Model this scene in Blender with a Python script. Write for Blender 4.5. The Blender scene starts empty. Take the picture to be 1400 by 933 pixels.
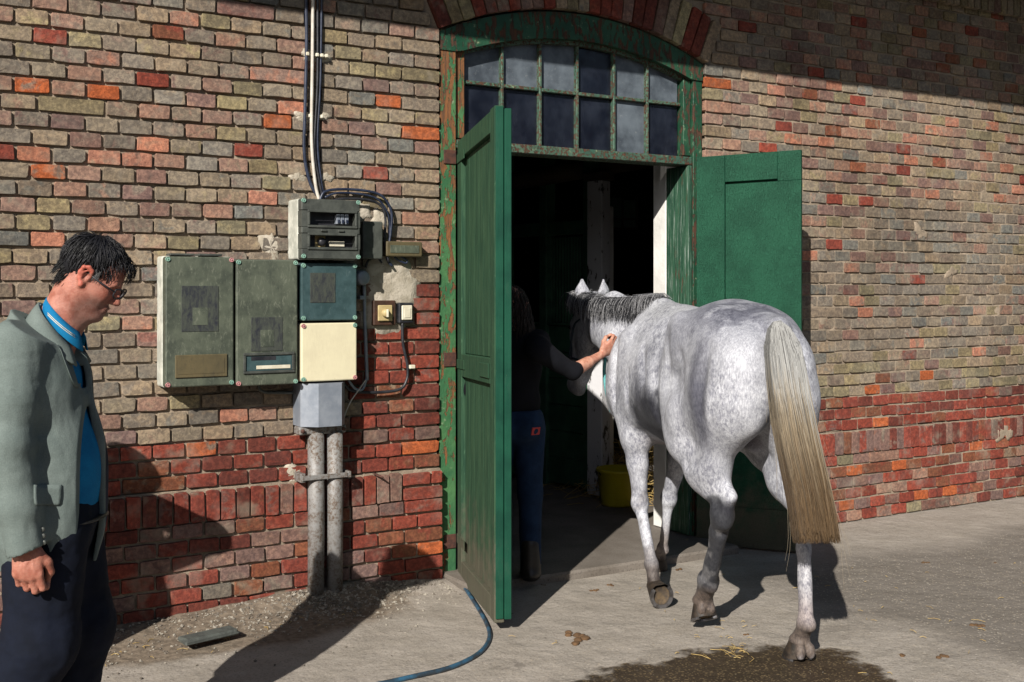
import bpy, math, random
import numpy as np
from mathutils import Vector, Matrix, Quaternion
import openvdb

# ---------------------------------------------------------------- camera, light
sc = bpy.context.scene
R = math.radians
FPX, CX, HY, EYE = 1550.0, 700.0, 395.0, 1.55       # calibration of the photograph (pixels of the 1400 px frame)
PHI = math.atan2(3310.0 - CX, FPX)
DW = 5.358                                           # camera to wall plane
CAM = np.array([0, -DW, EYE])
VD = np.array([math.cos(PHI), math.sin(PHI), 0.0])
VR = np.array([math.sin(PHI), -math.cos(PHI), 0.0])
VU = np.array([0, 0, 1.0])
cam = bpy.data.cameras.new('camera'); camo = bpy.data.objects.new('camera', cam)
sc.collection.objects.link(camo); sc.camera = camo
camo.location = CAM
camo.rotation_euler = (R(90), 0, PHI - R(90))
cam.sensor_width = 36; cam.lens = FPX / 1400 * 36
cam.shift_y = -(466.5 - HY) / 1400
cam.clip_start = 0.05; cam.clip_end = 500
SUN = Vector((1.153, 1.0, -0.93)).normalized()      # direction the light travels
w = bpy.data.worlds.new("World"); sc.world = w; w.use_nodes = True
nt = w.node_tree; bg = nt.nodes['Background']
sky = nt.nodes.new('ShaderNodeTexSky'); sky.sky_type = 'NISHITA'; sky.sun_disc = False
elev = math.asin(-SUN.z)
sky.sun_elevation = elev
sky.sun_rotation = math.atan2(-SUN.x, -SUN.y)        # azimuth of the sun, clockwise from +Y
nt.links.new(sky.outputs[0], bg.inputs[0]); bg.inputs[1].default_value = 0.05
sl = bpy.data.lights.new('sun', 'SUN'); so = bpy.data.objects.new('sun', sl); sc.collection.objects.link(so)
sl.energy = 5.0; sl.angle = R(0.5); sl.color = (1.0, 0.945, 0.865)
so.rotation_euler = SUN.to_track_quat('-Z', 'Y').to_euler(); so.location = (-6, -10, 9)
sc.view_settings.view_transform = 'Standard'; sc.view_settings.look = 'None'
sc.view_settings.exposure = 0.36; sc.view_settings.gamma = 1.0; sc.view_settings.use_curve_mapping = False
sc.render.engine = 'CYCLES'
sc.cycles.max_bounces = 6; sc.cycles.diffuse_bounces = 1
try: sc.cycles.use_denoising = True
except Exception: pass

rng = random.Random(7); nr = np.random.default_rng(7)
C = sc.collection
# ---------------------------------------------------------------- helpers
def at(px, py, Z):                                   # a point of the place seen at pixel px, py, Z metres ahead
    return CAM + (VD + VR * (px - CX) / FPX + VU * (HY - py) / FPX) * Z
def onwall(px, py, Y=0.0):
    v = VD + VR * (px - CX) / FPX + VU * (HY - py) / FPX
    return CAM + v * (Y - CAM[1]) / v[1]
def onground(px, py, z=0.0):
    v = VD + VR * (px - CX) / FPX + VU * (HY - py) / FPX
    return CAM + v * (z - CAM[2]) / v[2]
def mesh(name, verts, faces, mat=None, smooth=False):
    me = bpy.data.meshes.new(name)
    me.from_pydata([tuple(map(float, v)) for v in verts], [], faces); me.update()
    if mat: me.materials.append(mat)
    if smooth: me.polygons.foreach_set('use_smooth', [True] * len(me.polygons))
    return me
def link(name, me, parent=None, loc=None, rot=None):
    o = bpy.data.objects.new(name, me); C.objects.link(o)
    if parent: o.parent = parent
    if loc is not None: o.location = loc
    if rot is not None: o.rotation_euler = rot
    return o
def thing(name, label, cat, group=None, loc=(0, 0, 0), rz=0.0):
    o = bpy.data.objects.new(name, None); C.objects.link(o)
    o.location = loc; o.rotation_euler = (0, 0, rz); o.empty_display_size = 0.1
    return tag(o, label, cat, group)
def tag(o, label=None, cat=None, group=None, kind=None):
    if label: o['label'] = label
    if cat: o['category'] = cat
    if group: o['group'] = group
    if kind: o['kind'] = kind
    return o
def setcol(me, arr, name='col'):
    a = me.color_attributes.new(name, 'FLOAT_COLOR', 'POINT')
    arr = np.asarray(arr, np.float32)
    if arr.shape[1] == 3: arr = np.hstack([arr, np.ones((len(arr), 1), np.float32)])
    a.data.foreach_set('color', arr.ravel())
class MB:
    """collects pieces of one part into one mesh"""
    def __init__(s): s.v = []; s.f = []; s.c = []
    def add(s, verts, faces, col=None):
        n = len(s.v); s.v += [tuple(map(float, q)) for q in verts]; s.f += [tuple(i + n for i in f) for f in faces]
        if col is not None: s.c += [tuple(col)] * len(verts)
        return s
    def box(s, x0, x1, y0, y1, z0, z1, b=0.0, col=None):
        if b <= 0:
            v = [(x, y, z) for x in (x0, x1) for y in (y0, y1) for z in (z0, z1)]
            f = [(0, 1, 3, 2), (4, 6, 7, 5), (0, 4, 5, 1), (2, 3, 7, 6), (0, 2, 6, 4), (1, 5, 7, 3)]
            return s.add(v, f, col)
        lo = np.array([x0, y0, z0]); hi = np.array([x1, y1, z1]); v = []; idx = {}
        b = min(b, *(0.49 * (hi - lo)))
        for sx in (0, 1):
            for sy in (0, 1):
                for sz in (0, 1):
                    c = np.where([sx, sy, sz], hi, lo); d = np.where([sx, sy, sz], -b, b)
                    for a in range(3):
                        p = c.copy()
                        for k in range(3):
                            if k != a: p[k] += d[k]
                        idx[(sx, sy, sz, a)] = len(v); v.append(p)
        f = []
        for a in range(3):
            o1, o2 = [k for k in range(3) if k != a]
            for s_ in (0, 1):
                q = []
                for u, t in ((0, 0), (1, 0), (1, 1), (0, 1)):
                    k = [0, 0, 0]; k[a] = s_; k[o1] = u; k[o2] = t; q.append(idx[(*k, a)])
                f.append(tuple(q) if (s_ == 1) == (a != 1) else tuple(q[::-1]))
        for a in range(3):                           # edge bevels along axis a
            o1, o2 = [k for k in range(3) if k != a]
            for u in (0, 1):
                for t in (0, 1):
                    k0 = [0, 0, 0]; k0[o1] = u; k0[o2] = t; k1 = list(k0); k1[a] = 1
                    f.append((idx[(*k0, o1)], idx[(*k1, o1)], idx[(*k1, o2)], idx[(*k0, o2)]))
        for sx in (0, 1):
            for sy in (0, 1):
                for sz in (0, 1): f.append(tuple(idx[(sx, sy, sz, a)] for a in range(3)))
        return s.add(v, f, col)
    def tube(s, pts, r, n=8, col=None, caps=True, flat=None):
        P = [Vector(tuple(map(float, p))) for p in pts]; rs = r if hasattr(r, '__len__') else [r] * len(P)
        vs = []; fs = []; up = None
        for i, p in enumerate(P):
            d = (P[min(i + 1, len(P) - 1)] - P[max(i - 1, 0)])
            if d.length < 1e-9: d = Vector((0, 0, 1))
            d.normalize()
            if up is None: up = Vector((0, 0, 1)) if abs(d.z) < .9 else Vector((1, 0, 0))
            a = d.cross(up); a.normalize(); up = a.cross(d); up.normalize()
            for k in range(n):
                t = 2 * math.pi * k / n
                vs.append(p + (a * math.cos(t) + up * math.sin(t) * (flat or 1)) * rs[i])
        for i in range(len(P) - 1):
            for k in range(n):
                k2 = (k + 1) % n; fs.append((i * n + k, i * n + k2, (i + 1) * n + k2, (i + 1) * n + k))
        if caps: fs.append(tuple(range(n))[::-1]); fs.append(tuple((len(P) - 1) * n + k for k in range(n)))
        return s.add(vs, fs, col)
    def build(s, name, mat=None, parent=None, smooth=False, loc=None, rot=None):
        me = mesh(name, s.v, s.f, mat, smooth)
        if s.c and len(s.c) == len(s.v): setcol(me, s.c)
        return link(name, me, parent, loc, rot)
def box(name, b, mat, parent=None, bev=0.0):
    return MB().box(*b, b=bev).build(name, mat, parent)
def spline(pts, n=8):                                # Catmull-Rom through pts
    P = [np.array(p, float) for p in pts]; P = [2 * P[0] - P[1]] + P + [2 * P[-1] - P[-2]]; out = []
    for i in range(1, len(P) - 2):
        for k in range(n):
            t = k / n; a, b, c, d = P[i - 1:i + 3]
            out.append(.5 * ((2 * b) + (c - a) * t + (2 * a - 5 * b + 4 * c - d) * t * t + (3 * b - a - 3 * c + d) * t ** 3))
    return out + [P[-2]]
# value noise, vectorised
_perm = np.random.default_rng(3).random((32, 32, 32)).astype(np.float32)
def vnoise(P, s=1.0):
    P = np.asarray(P) * s; i = np.floor(P).astype(int); f = P - i; f = f * f * (3 - 2 * f); r = 0
    for dx in (0, 1):
        for dy in (0, 1):
            for dz in (0, 1):
                wgt = (f[..., 0] if dx else 1 - f[..., 0]) * (f[..., 1] if dy else 1 - f[..., 1]) * (f[..., 2] if dz else 1 - f[..., 2])
                r = r + wgt * _perm[(i[..., 0] + dx) % 32, (i[..., 1] + dy) % 32, (i[..., 2] + dz) % 32]
    return r
def fbm(P, s=1.0, o=3):
    r = 0; a = .5; t = 0
    for k in range(o): r = r + a * vnoise(np.asarray(P) + 7.3 * k, s * 2 ** k); t += a; a *= .5
    return r / t
def sstep(a, b, x): t = np.clip((x - a) / (b - a), 0, 1); return t * t * (3 - 2 * t)

# ---------------------------------------------------------------- materials
class NT:
    def __init__(s, name, rough=0.8, metal=0.0, spec=None):
        s.m = bpy.data.materials.new(name); s.m.use_nodes = True; s.t = s.m.node_tree; s.N = s.t.nodes
        s.b = s.N['Principled BSDF']; s.b.inputs['Roughness'].default_value = rough; s.b.inputs['Metallic'].default_value = metal
        if spec is not None: s.b.inputs['Specular IOR Level'].default_value = spec
        s.pos = s.N.new('ShaderNodeNewGeometry').outputs['Position']
    def l(s, a, b): s.t.links.new(a, b)
    def obj(s):
        s.pos = s.N.new('ShaderNodeTexCoord').outputs['Object']; return s
    def scaled(s, sx, sy, sz, rz=0):
        m = s.N.new('ShaderNodeMapping'); s.l(s.pos, m.inputs[0]); m.inputs['Scale'].default_value = (sx, sy, sz); m.inputs['Rotation'].default_value = (0, 0, rz)
        return m.outputs[0]
    def noise(s, sc_, det=4, rough=.6, vec=None, dist=0):
        n = s.N.new('ShaderNodeTexNoise'); s.l(vec or s.pos, n.inputs['Vector']); n.inputs['Scale'].default_value = sc_
        n.inputs['Detail'].default_value = det; n.inputs['Roughness'].default_value = rough; n.inputs['Distortion'].default_value = dist
        return n.outputs['Fac']
    def voro(s, sc_, feat='F1', out='Distance', vec=None, rnd=1):
        n = s.N.new('ShaderNodeTexVoronoi'); n.feature = feat; s.l(vec or s.pos, n.inputs['Vector']); n.inputs['Scale'].default_value = sc_; n.inputs['Randomness'].default_value = rnd
        return n.outputs[out]
    def ramp(s, fac, a, b, ca=0.0, cb=1.0):
        n = s.N.new('ShaderNodeMapRange'); n.interpolation_type = 'SMOOTHSTEP'; s.l(fac, n.inputs[0])
        n.inputs[1].default_value = a; n.inputs[2].default_value = b; n.inputs[3].default_value = ca; n.inputs[4].default_value = cb
        return n.outputs[0]
    def mix(s, fac, a, b, mode='MIX'):
        n = s.N.new('ShaderNodeMix'); n.data_type = 'RGBA'; n.blend_type = mode
        for v, k in ((fac, 0), (a, 6), (b, 7)):
            if isinstance(v, (int, float)): n.inputs[k].default_value = v
            elif isinstance(v, tuple): n.inputs[k].default_value = (*v, 1) if len(v) == 3 else v
            else: s.l(v, n.inputs[k])
        return n.outputs[2]
    def math(s, op, a, b=0.0):
        n = s.N.new('ShaderNodeMath'); n.operation = op
        for v, k in ((a, 0), (b, 1)):
            if isinstance(v, (int, float)): n.inputs[k].default_value = v
            else: s.l(v, n.inputs[k])
        return n.outputs[0]
    def attr(s, name='col'):
        n = s.N.new('ShaderNodeAttribute'); n.attribute_name = name; return n.outputs['Color']
    def sep(s, vec=None):
        n = s.N.new('ShaderNodeSeparateXYZ'); s.l(vec or s.pos, n.inputs[0]); return n.outputs
    def col(s, v):
        if isinstance(v, tuple): s.b.inputs['Base Color'].default_value = (*v, 1)
        else: s.l(v, s.b.inputs['Base Color'])
        return s
    def rough(s, v): s.l(v, s.b.inputs['Roughness']); return s
    def bump(s, h, strength=.5, dist=.005):
        n = s.N.new('ShaderNodeBump'); s.l(h, n.inputs['Height']); n.inputs['Strength'].default_value = strength; n.inputs['Distance'].default_value = dist
        if getattr(s, 'lastb', None): s.l(s.lastb, n.inputs['Normal'])
        s.lastb = n.outputs[0]; s.l(s.lastb, s.b.inputs['Normal']); return s
def simple(name, ca, cb, sc_=8, rough=.8, metal=0.0, bs=.3, bsc=60, bd=.003, lo=.35, hi=.65, spec=None):
    t = NT(name, rough, metal, spec); t.col(t.mix(t.ramp(t.noise(sc_), lo, hi), ca, cb)); t.bump(t.noise(bsc, 3), bs, bd); return t.m

# brick: colour from the 'col' attribute, patches of 'alt', grain, pits
t = NT('fired brick', .9, spec=.25)
base = t.attr('col'); alt = t.attr('alt')
big = t.noise(16, 5, .62, dist=.6)
c = t.mix(t.ramp(big, .48, .66, 0, .85), base, alt)
c = t.mix(t.ramp(t.noise(50, 5, .75), .42, .62), t.mix(1.0, c, (.80, .79, .80), 'MULTIPLY'), t.mix(1.0, c, (1.36, 1.33, 1.27), 'MULTIPLY'))
c = t.mix(t.ramp(t.noise(11, 4, .7), .52, .66, 0, .55), c, t.mix(1.0, c, (.62, .62, .66), 'MULTIPLY'))
c = t.mix(t.ramp(t.voro(48), .10, .05, 0, .85), c, (.03, .025, .02))
c = t.mix(t.ramp(t.noise(7, 3), .55, .72, 0, .45), c, (.30, .26, .20))
c = t.mix(t.ramp(t.noise(160, 3, .8), .62, .8, 0, .6), c, (.05, .035, .025))
st_n = t.noise(1.1, 4, .6, t.scaled(1, 1, .55)); c = t.mix(t.ramp(st_n, .42, .62, 0, .5), c, t.mix(1.0, c, (.66, .63, .60), 'MULTIPLY')); c = t.mix(t.ramp(t.noise(2.3, 5, .65), .55, .70, 0, .35), c, (.27, .24, .20))
t.col(c); t.bump(t.noise(120, 5, .75), .55, .004); t.bump(t.ramp(t.voro(55), .0, .16), .6, .004); t.bump(t.noise(22, 3, .6), .6, .006)
M = {'brick': t.m}
t = NT('lime mortar', .95, spec=.2)
c = t.mix(t.ramp(t.noise(9, 5), .35, .65), (.37, .295, .22), (.27, .22, .165))
c = t.mix(t.ramp(t.noise(130, 3, .8), .5, .75), c, (.17, .14, .11))
t.col(c); t.bump(t.noise(150, 5, .8), .9, .004); t.bump(t.noise(30, 3), .8, .008); M['mortar'] = t.m
t = NT('repair plaster', .9, spec=.25)
c = t.mix(t.ramp(t.noise(14, 5), .4, .62), (.50, .45, .37), (.36, .32, .25)); c = t.mix(t.ramp(t.noise(60, 3, .8), .6, .7), c, (.25, .2, .15))
t.col(c); t.bump(t.noise(40, 6, .7), .9, .008); M['plaster'] = t.m
M['whitewash'] = simple('whitewash', (.78, .77, .74), (.66, .65, .62), 6, .85, bs=.5, bsc=30, bd=.006)
# asphalt / dusty concrete yard
t = NT('dusty yard paving', .92, spec=.3)
s_ = t.sep()
n1 = t.noise(1.3, 5, .6); n2 = t.noise(4.5, 6, .65)
c = t.mix(t.ramp(n2, .35, .65), (.365, .328, .285), (.30, .268, .228))
# bare asphalt away from the wall to the right
d = t.math('ADD', t.math('MULTIPLY', s_[1], -1.0), t.math('MULTIPLY', t.math('SUBTRACT', n1, .5), .7))
xr = t.math('ADD', s_[0], t.math('MULTIPLY', t.math('SUBTRACT', t.noise(2.2, 4), .5), .8))
asp = t.math('MULTIPLY', t.ramp(d, .55, .95), t.ramp(xr, 3.9, 4.5))
c = t.mix(t.math('MULTIPLY', asp, .62), c, (.10, .088, .075))
# aggregate speckle
v = t.voro(150, out='Color'); vs = t.N.new('ShaderNodeSeparateColor'); t.l(v, vs.inputs[0])
dz = t.math('MAXIMUM', asp, t.ramp(s_[1], -1.0, -1.5, .25, .8)); c = t.mix(t.math('MULTIPLY', dz, t.ramp(vs.outputs[0], .92, .95, 0, .7)), c, t.mix(t.ramp(vs.outputs[1], .3, .7), (.42, .35, .26), (.55, .50, .42)))
c = t.mix(t.ramp(vs.outputs[2], .84, .9, 0, .35), c, (.12, .10, .08))
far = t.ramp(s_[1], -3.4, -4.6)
c = t.mix(far, c, (.075, .068, .058))  # unseen yard behind the camera darkened to cut bounce light
c = t.mix(t.ramp(t.noise(240, 3, .8), .35, .7, 0, .35), c, t.mix(1.0, c, (.62, .6, .58), 'MULTIPLY'))
c = t.mix(t.ramp(t.noise(9, 5, .7), .55, .75, 0, .5), c, (.36, .325, .28))
wv = t.N.new('ShaderNodeTexVoronoi'); wv.feature = 'DISTANCE_TO_EDGE'; dn = t.N.new('ShaderNodeVectorMath'); dn.operation = 'ADD'; nn = t.N.new('ShaderNodeTexNoise'); nn.inputs['Scale'].default_value = 3.5; nn.inputs['Detail'].default_value = 5
sc3 = t.N.new('ShaderNodeVectorMath'); sc3.operation = 'SCALE'; sc3.inputs['Scale'].default_value = .35; t.l(nn.outputs['Color'], sc3.inputs[0]); t.l(t.pos, nn.inputs['Vector']); t.l(t.pos, dn.inputs[0]); t.l(sc3.outputs[0], dn.inputs[1]); t.l(dn.outputs[0], wv.inputs['Vector']); wv.inputs['Scale'].default_value = .75
crack = t.ramp(wv.outputs['Distance'], .006, .002); c = t.mix(t.math('MULTIPLY', t.math('MULTIPLY', crack, t.ramp(t.noise(1.1, 2), .56, .62)), .35), c, (.07, .06, .05))
c = t.mix(t.ramp(t.noise(2.2, 6, .7), .56, .70, 0, .35), c, (.19, .165, .14))
# wet patch
def ell_mask(cx_, cy_, rx, ry, ns=.9):
    ux = t.math('DIVIDE', t.math('SUBTRACT', s_[0], cx_), rx); uy = t.math('DIVIDE', t.math('SUBTRACT', s_[1], cy_), ry)
    e = t.math('SQRT', t.math('ADD', t.math('MULTIPLY', ux, ux), t.math('MULTIPLY', uy, uy)))
    return t.math('ADD', e, t.math('MULTIPLY', t.math('SUBTRACT', t.noise(6, 5, .65), .5), ns))
wet = t.ramp(ell_mask(2.94, -2.02, .80, .47, 1.05), 1.0, .80)
wet2 = t.ramp(ell_mask(2.42, -1.72, .2, .12), 1.0, .8)
soil = t.ramp(ell_mask(1.5, -.22, 1.05, .42, .5), 1.0, .75)
c = t.mix(t.math('MULTIPLY', soil, .9), c, t.mix(t.ramp(t.noise(30, 4), .4, .6), (.12, .092, .065), (.21, .165, .12)))
wetm = t.math('MAXIMUM', wet, wet2)
c = t.mix(wetm, c, t.mix(1.0, c, (.15, .12, .09), 'MULTIPLY'))
c = t.mix(t.math('MULTIPLY', wetm, t.ramp(vs.outputs[0], .86, .9, 0, .7)), c, (.19, .14, .075))
t.col(c); t.rough(t.ramp(wetm, 0, 1, .93, .55))
t.bump(t.noise(140, 4, .8), .5, .004); t.bump(t.voro(85), -.3, .003); t.bump(t.noise(6, 4), .7, .03); M['ground'] = t.m
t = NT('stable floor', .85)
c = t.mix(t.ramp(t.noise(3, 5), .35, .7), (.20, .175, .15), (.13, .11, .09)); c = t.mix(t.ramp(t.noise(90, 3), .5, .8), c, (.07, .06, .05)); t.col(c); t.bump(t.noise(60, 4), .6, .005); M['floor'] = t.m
# paints
def flaky(name, paint, paint2, under, under2, cover=.5, stretch=(14, 14, 5), slope=.0):
    t = NT(name, .55, spec=.4)
    v = t.scaled(*stretch); n = t.noise(2.2, 7, .68, v, .4)
    zz_ = t.math('MULTIPLY', t.math('SUBTRACT', t.sep()[2], 1.9), slope); m = t.ramp(t.math('ADD', n, zz_), cover - .03, cover + .01)
    wood = t.mix(t.ramp(t.noise(4, 5, .7, t.scaled(30, 30, 2)), .35, .65), under, under2)
    g = t.mix(t.ramp(t.noise(5, 5), .35, .65), paint, paint2)
    g = t.mix(t.ramp(t.noise(30, 4), .6, .75, 0, .7), g, (.30, .36, .22))
    t.col(t.mix(m, g, wood)); t.rough(t.ramp(m, 0, 1, .5, .9))
    t.bump(t.math('SUBTRACT', 1.0, m), .9, .004); t.bump(t.voro(45, 'DISTANCE_TO_EDGE', vec=t.scaled(1, 1, .6)), .6, .003); t.bump(t.noise(60, 4), .4, .003)
    return t.m
M['flaky'] = flaky('flaking green paint', (.035, .12, .055), (.075, .19, .075), (.24, .10, .035), (.09, .05, .03), .525, slope=.06)
t = NT('streaked jamb paint', .65, spec=.3)
g = t.noise(3, 6, .7, t.scaled(26, 26, 1.3), .4); c = t.mix(t.ramp(g, .36, .60), (.012, .05, .03), (.04, .11, .065)); c = t.mix(t.ramp(t.noise(3, 6, .75, t.scaled(40, 40, 1.6)), .53, .66, 0, .8), c, (.30, .36, .32)); c = t.mix(t.ramp(t.noise(2, 5, .7, t.scaled(30, 30, 3)), .60, .66), c, (.09, .05, .03)); t.col(c); t.bump(g, .8, .005); M['jamb'] = t.m
M['flaky_dark'] = flaky('flaking dark green paint', (.008, .050, .026), (.024, .085, .045), (.10, .045, .025), (.035, .024, .018), .545)
M['flaky_bar'] = flaky('flaking glazing bar paint', (.045, .105, .075), (.10, .16, .11), (.13, .055, .032), (.05, .03, .02), .535, (30, 30, 30))
t = NT('weathered green boards', .7, spec=.2)
g = t.noise(3, 6, .65, t.scaled(14, 14, 1.2), .5)
c = t.mix(t.ramp(g, .35, .65), (.016, .052, .030), (.036, .086, .046)); c = t.mix(t.ramp(t.noise(60, 3, .7, t.scaled(1, 1, .3)), .62, .72, 0, .6), c, (.07, .15, .085))
zd = t.math('ADD', t.sep()[2], t.math('MULTIPLY', t.noise(9, 5, .7), -.9)); c = t.mix(t.ramp(zd, .05, -.35, 0, .75), c, (.12, .10, .075))
t.col(c); t.bump(g, .8, .006); t.bump(t.noise(30, 4, .7, t.scaled(2, 2, .4)), .6, .004); M['board'] = t.m
t = NT('dark green gloss paint', .5, spec=.25)
c = t.mix(t.ramp(t.noise(6, 4), .35, .65), (.005, .045, .028), (.008, .065, .038)); c = t.mix(t.ramp(t.noise(70, 3, .9), .70, .76), c, (.22, .26, .13)); c = t.mix(t.ramp(t.noise(8, 5, .7, t.scaled(1, 1, .4)), .55, .72, 0, .5), c, (.03, .075, .05))
t.col(c); t.bump(t.noise(7, 4, .6, t.scaled(8, 8, 1)), .4, .003); M['gloss'] = t.m
t = NT('painted strand board', .6, spec=.16)                                      # flakes of pressed board under green paint
fl = []
for k, (a, b, rz) in enumerate(((26, 9, .5), (10, 30, .2), (22, 14, 1.1))):
    m_ = t.N.new('ShaderNodeMapping'); t.l(t.pos, m_.inputs[0]); m_.inputs['Rotation'].default_value = (0, rz, 0); m_.inputs['Scale'].default_value = (a * 4.2, a * 4.2, b * 4.2); m_.inputs['Location'].default_value = (k * 3.1, 0, k)
    q = t.N.new('ShaderNodeTexVoronoi'); t.l(m_.outputs[0], q.inputs['Vector']); q.inputs['Scale'].default_value = 1; se = t.N.new('ShaderNodeSeparateColor'); t.l(q.outputs['Color'], se.inputs[0]); fl.append(se.outputs[0])
f_ = t.math('ADD', fl[0], t.math('ADD', fl[1], fl[2]))
c = t.mix(t.ramp(t.noise(5, 4), .35, .65), (.010, .060, .034), (.014, .080, .045)); c = t.mix(t.ramp(f_, 1.9, 2.5, 0, .35), c, (.022, .11, .065))
zd = t.math('ADD', t.sep()[2], t.math('MULTIPLY', t.noise(9, 5, .7), -.9)); c = t.mix(t.ramp(zd, .05, -.35, 0, .75), c, (.12, .10, .075))
t.col(c); t.bump(f_, 1.0, .006); t.bump(t.noise(90, 3), .3, .002); M['osb'] = t.m
# glass, dusty
t = NT('dusty window glass', .35, spec=.5)
c = t.mix(t.ramp(t.noise(8, 5), .3, .7), (.006, .008, .016), (.022, .027, .042)); c = t.mix(t.ramp(t.noise(75, 4, .85), .64, .78, 0, .6), c, (.35, .35, .33)); t.col(c)
t.rough(t.ramp(t.noise(20, 4), .3, .7, .12, .4)); t.b.inputs['Alpha'].default_value = .78; M['glass'] = t.m
t = NT('pale reflecting dusty glass', .5, spec=.5)
c = t.mix(t.ramp(t.noise(6, 5), .3, .7), (.05, .062, .078), (.15, .18, .21)); c = t.mix(t.ramp(t.noise(60, 4, .85), .60, .78, 0, .8), c, (.45, .46, .45)); t.col(c); t.b.inputs['Alpha'].default_value = .9; M['glass_pale'] = t.m  # reflected light put into the pale base colour; specks are grime
M['rust'] = simple('rusty iron', (.11, .045, .03), (.06, .03, .025), 40, .8, .2, .8, 90)
M['iron'] = simple('dark iron', (.03, .03, .03), (.06, .05, .045), 40, .5, .6, .4, 90)
t = NT('galvanised pipe', .6, .2)
c = t.mix(t.ramp(t.noise(70, 4, .75), .44, .60), (.23, .222, .212), (.11, .075, .052)); c = t.mix(t.ramp(t.noise(12, 3), .4, .7, 0, .6), c, (.30, .30, .30)); t.col(c); t.bump(t.noise(120, 3), .6, .002); M['galv'] = t.m
M['hood'] = simple('grey sheet steel', (.22, .25, .30), (.30, .33, .38), 12, .5, .3, .3, 60)
# enclosure plastics
def cover(name, a, b, streak=(.04, .04, .03), rgh=.35, lo=.5, hi=.75):
    t = NT(name, rgh, spec=.5); v = t.scaled(1, 1, .35)
    c = t.mix(t.ramp(t.noise(9, 6, .7), .35, .68), a, b); c = t.mix(t.ramp(t.noise(55, 5, .8, v, .6), lo, hi, 0, .8), c, streak)
    t.col(c); t.bump(t.noise(60, 5, .7, v), .5, .0015); return t.m
M['cover'] = cover('grimy clear cover', (.095, .11, .08), (.045, .055, .042), (.17, .185, .14), .5, .52, .68)
M['cover_teal'] = cover('grimy teal cover', (.03, .058, .062), (.055, .098, .105), (.13, .17, .17), .3, .58, .72)
M['cover_cream'] = cover('cream plastic lid', (.72, .66, .46), (.66, .60, .42), (.55, .46, .28), .45, .6, .8)
M['label'] = cover('yellowed label window', (.125, .10, .052), (.09, .075, .042), (.055, .05, .035), .4)
M['dial'] = cover('meter face seen through grime', (.022, .024, .034), (.045, .050, .048), (.070, .080, .062), .45, .36, .62)
M['housing'] = simple('aged plastic housing', (.62, .62, .55), (.40, .41, .36), 14, .6, 0, .3, 80)
M['housing_dark'] = simple('grimy dark plastic', (.075, .082, .072), (.045, .05, .045), 18, .5, 0, .4, 80)
M['screw'] = simple('pale green screw cap', (.22, .38, .30), (.16, .30, .25), 30, .5)
M['screw_pink'] = simple('pink screw cap', (.50, .24, .24), (.40, .18, .18), 30, .5)
M['black'] = simple('black cable', (.012, .013, .018), (.03, .03, .035), 20, .45, 0, .2, 90)
M['navy_cable'] = simple('dark blue cable', (.012, .018, .04), (.03, .04, .07), 20, .4, 0, .2, 90)
M['white_cable'] = simple('dusty white cable', (.62, .58, .52), (.5, .46, .40), 20, .6, 0, .2, 90)
M['cream'] = simple('cream plastic', (.72, .68, .55), (.60, .55, .42), 20, .5, 0, .2, 90)
M['brass'] = simple('yellowed plate', (.50, .40, .20), (.42, .32, .15), 20, .5, 0, .2, 90)
M['brownwood'] = simple('brown wood block', (.07, .03, .018), (.04, .02, .012), 30, .6, 0, .6, 60)
M['dark_void'] = simple('shade-dark wall', (.06, .055, .05), (.035, .033, .03), 3, .95)  # interior shade put into the wall colour
M['dark_green'] = simple('old dark green boards', (.045, .13, .075), (.025, .08, .046), 6, .6, 0, .5, 20)
M['timber'] = simple('dark timber', (.05, .035, .022), (.03, .02, .014), 6, .8, 0, .6, 20)
t = NT('chipped white post', .85)
c = t.mix(t.ramp(t.noise(9, 6, .7, t.scaled(2, 2, .7)), .56, .62), (.60, .60, .62), (.06, .055, .05)); t.col(c); t.bump(t.noise(20, 5), .6, .006); M['post'] = t.m
M['yellow'] = simple('yellow bucket plastic', (.55, .48, .02), (.48, .40, .02), 6, .45, 0, .1, 60)
t = NT('straw', .7); t.col(t.mix(t.ramp(t.noise(40, 2), .3, .7), (.36, .23, .07), (.50, .37, .15))); M['straw'] = t.m
t = NT('pebbles', .85); c = t.mix(t.ramp(t.voro(40, out='Color'), .3, .7), (.13, .11, .09), (.32, .29, .24)); t.col(c); t.bump(t.noise(200, 3), .3, .001); M['pebble'] = t.m
M['slate'] = simple('grey slate slab', (.085, .095, .085), (.055, .06, .055), 25, .8, 0, .8, 60)
M['manure'] = simple('trodden manure', (.13, .07, .03), (.08, .045, .02), 60, .9, 0, .8, 90)
M['hose'] = simple('blue rubber hose', (.03, .10, .17), (.025, .035, .045), 16, .4, 0, .1, 60)
M['roof'] = simple('eaves boards', (.06, .045, .03), (.045, .035, .025), 6, .8)
# ================================================================ GROUND
def ground_height(x, y):
    return .0
gx = np.concatenate([np.linspace(-60, -1.2, 14), np.arange(-1, 9, .05), np.linspace(9.2, 60, 14)])
gy = np.concatenate([np.linspace(-60, -6, 12), np.arange(-5.8, .45, .05), np.linspace(.6, 60, 12)])
GX, GY = np.meshgrid(gx, gy)
P_ = np.stack([GX, GY, GX * 0], -1)
GZ = (fbm(P_, 2.2, 3) - .5) * .012 * (1 - sstep(.0, .5, GY)) * (np.abs(GX) < 9)
heap = .065 * np.exp(-(((GX - 2.15) / .55) ** 2)) * np.exp(-((GY + .03) / .16) ** 2) + .03 * np.exp(-(((GX - 1.3) / .8) ** 2)) * np.exp(-((GY + .03) / .22) ** 2)
GZ = GZ + heap * (1 + .5 * (fbm(P_, 14, 2) - .5)) * (GY < .02)
GZ = np.where(GY > .02, -.02, GZ)
ny, nx = GX.shape
idx = np.arange(nx * ny).reshape(ny, nx)
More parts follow.
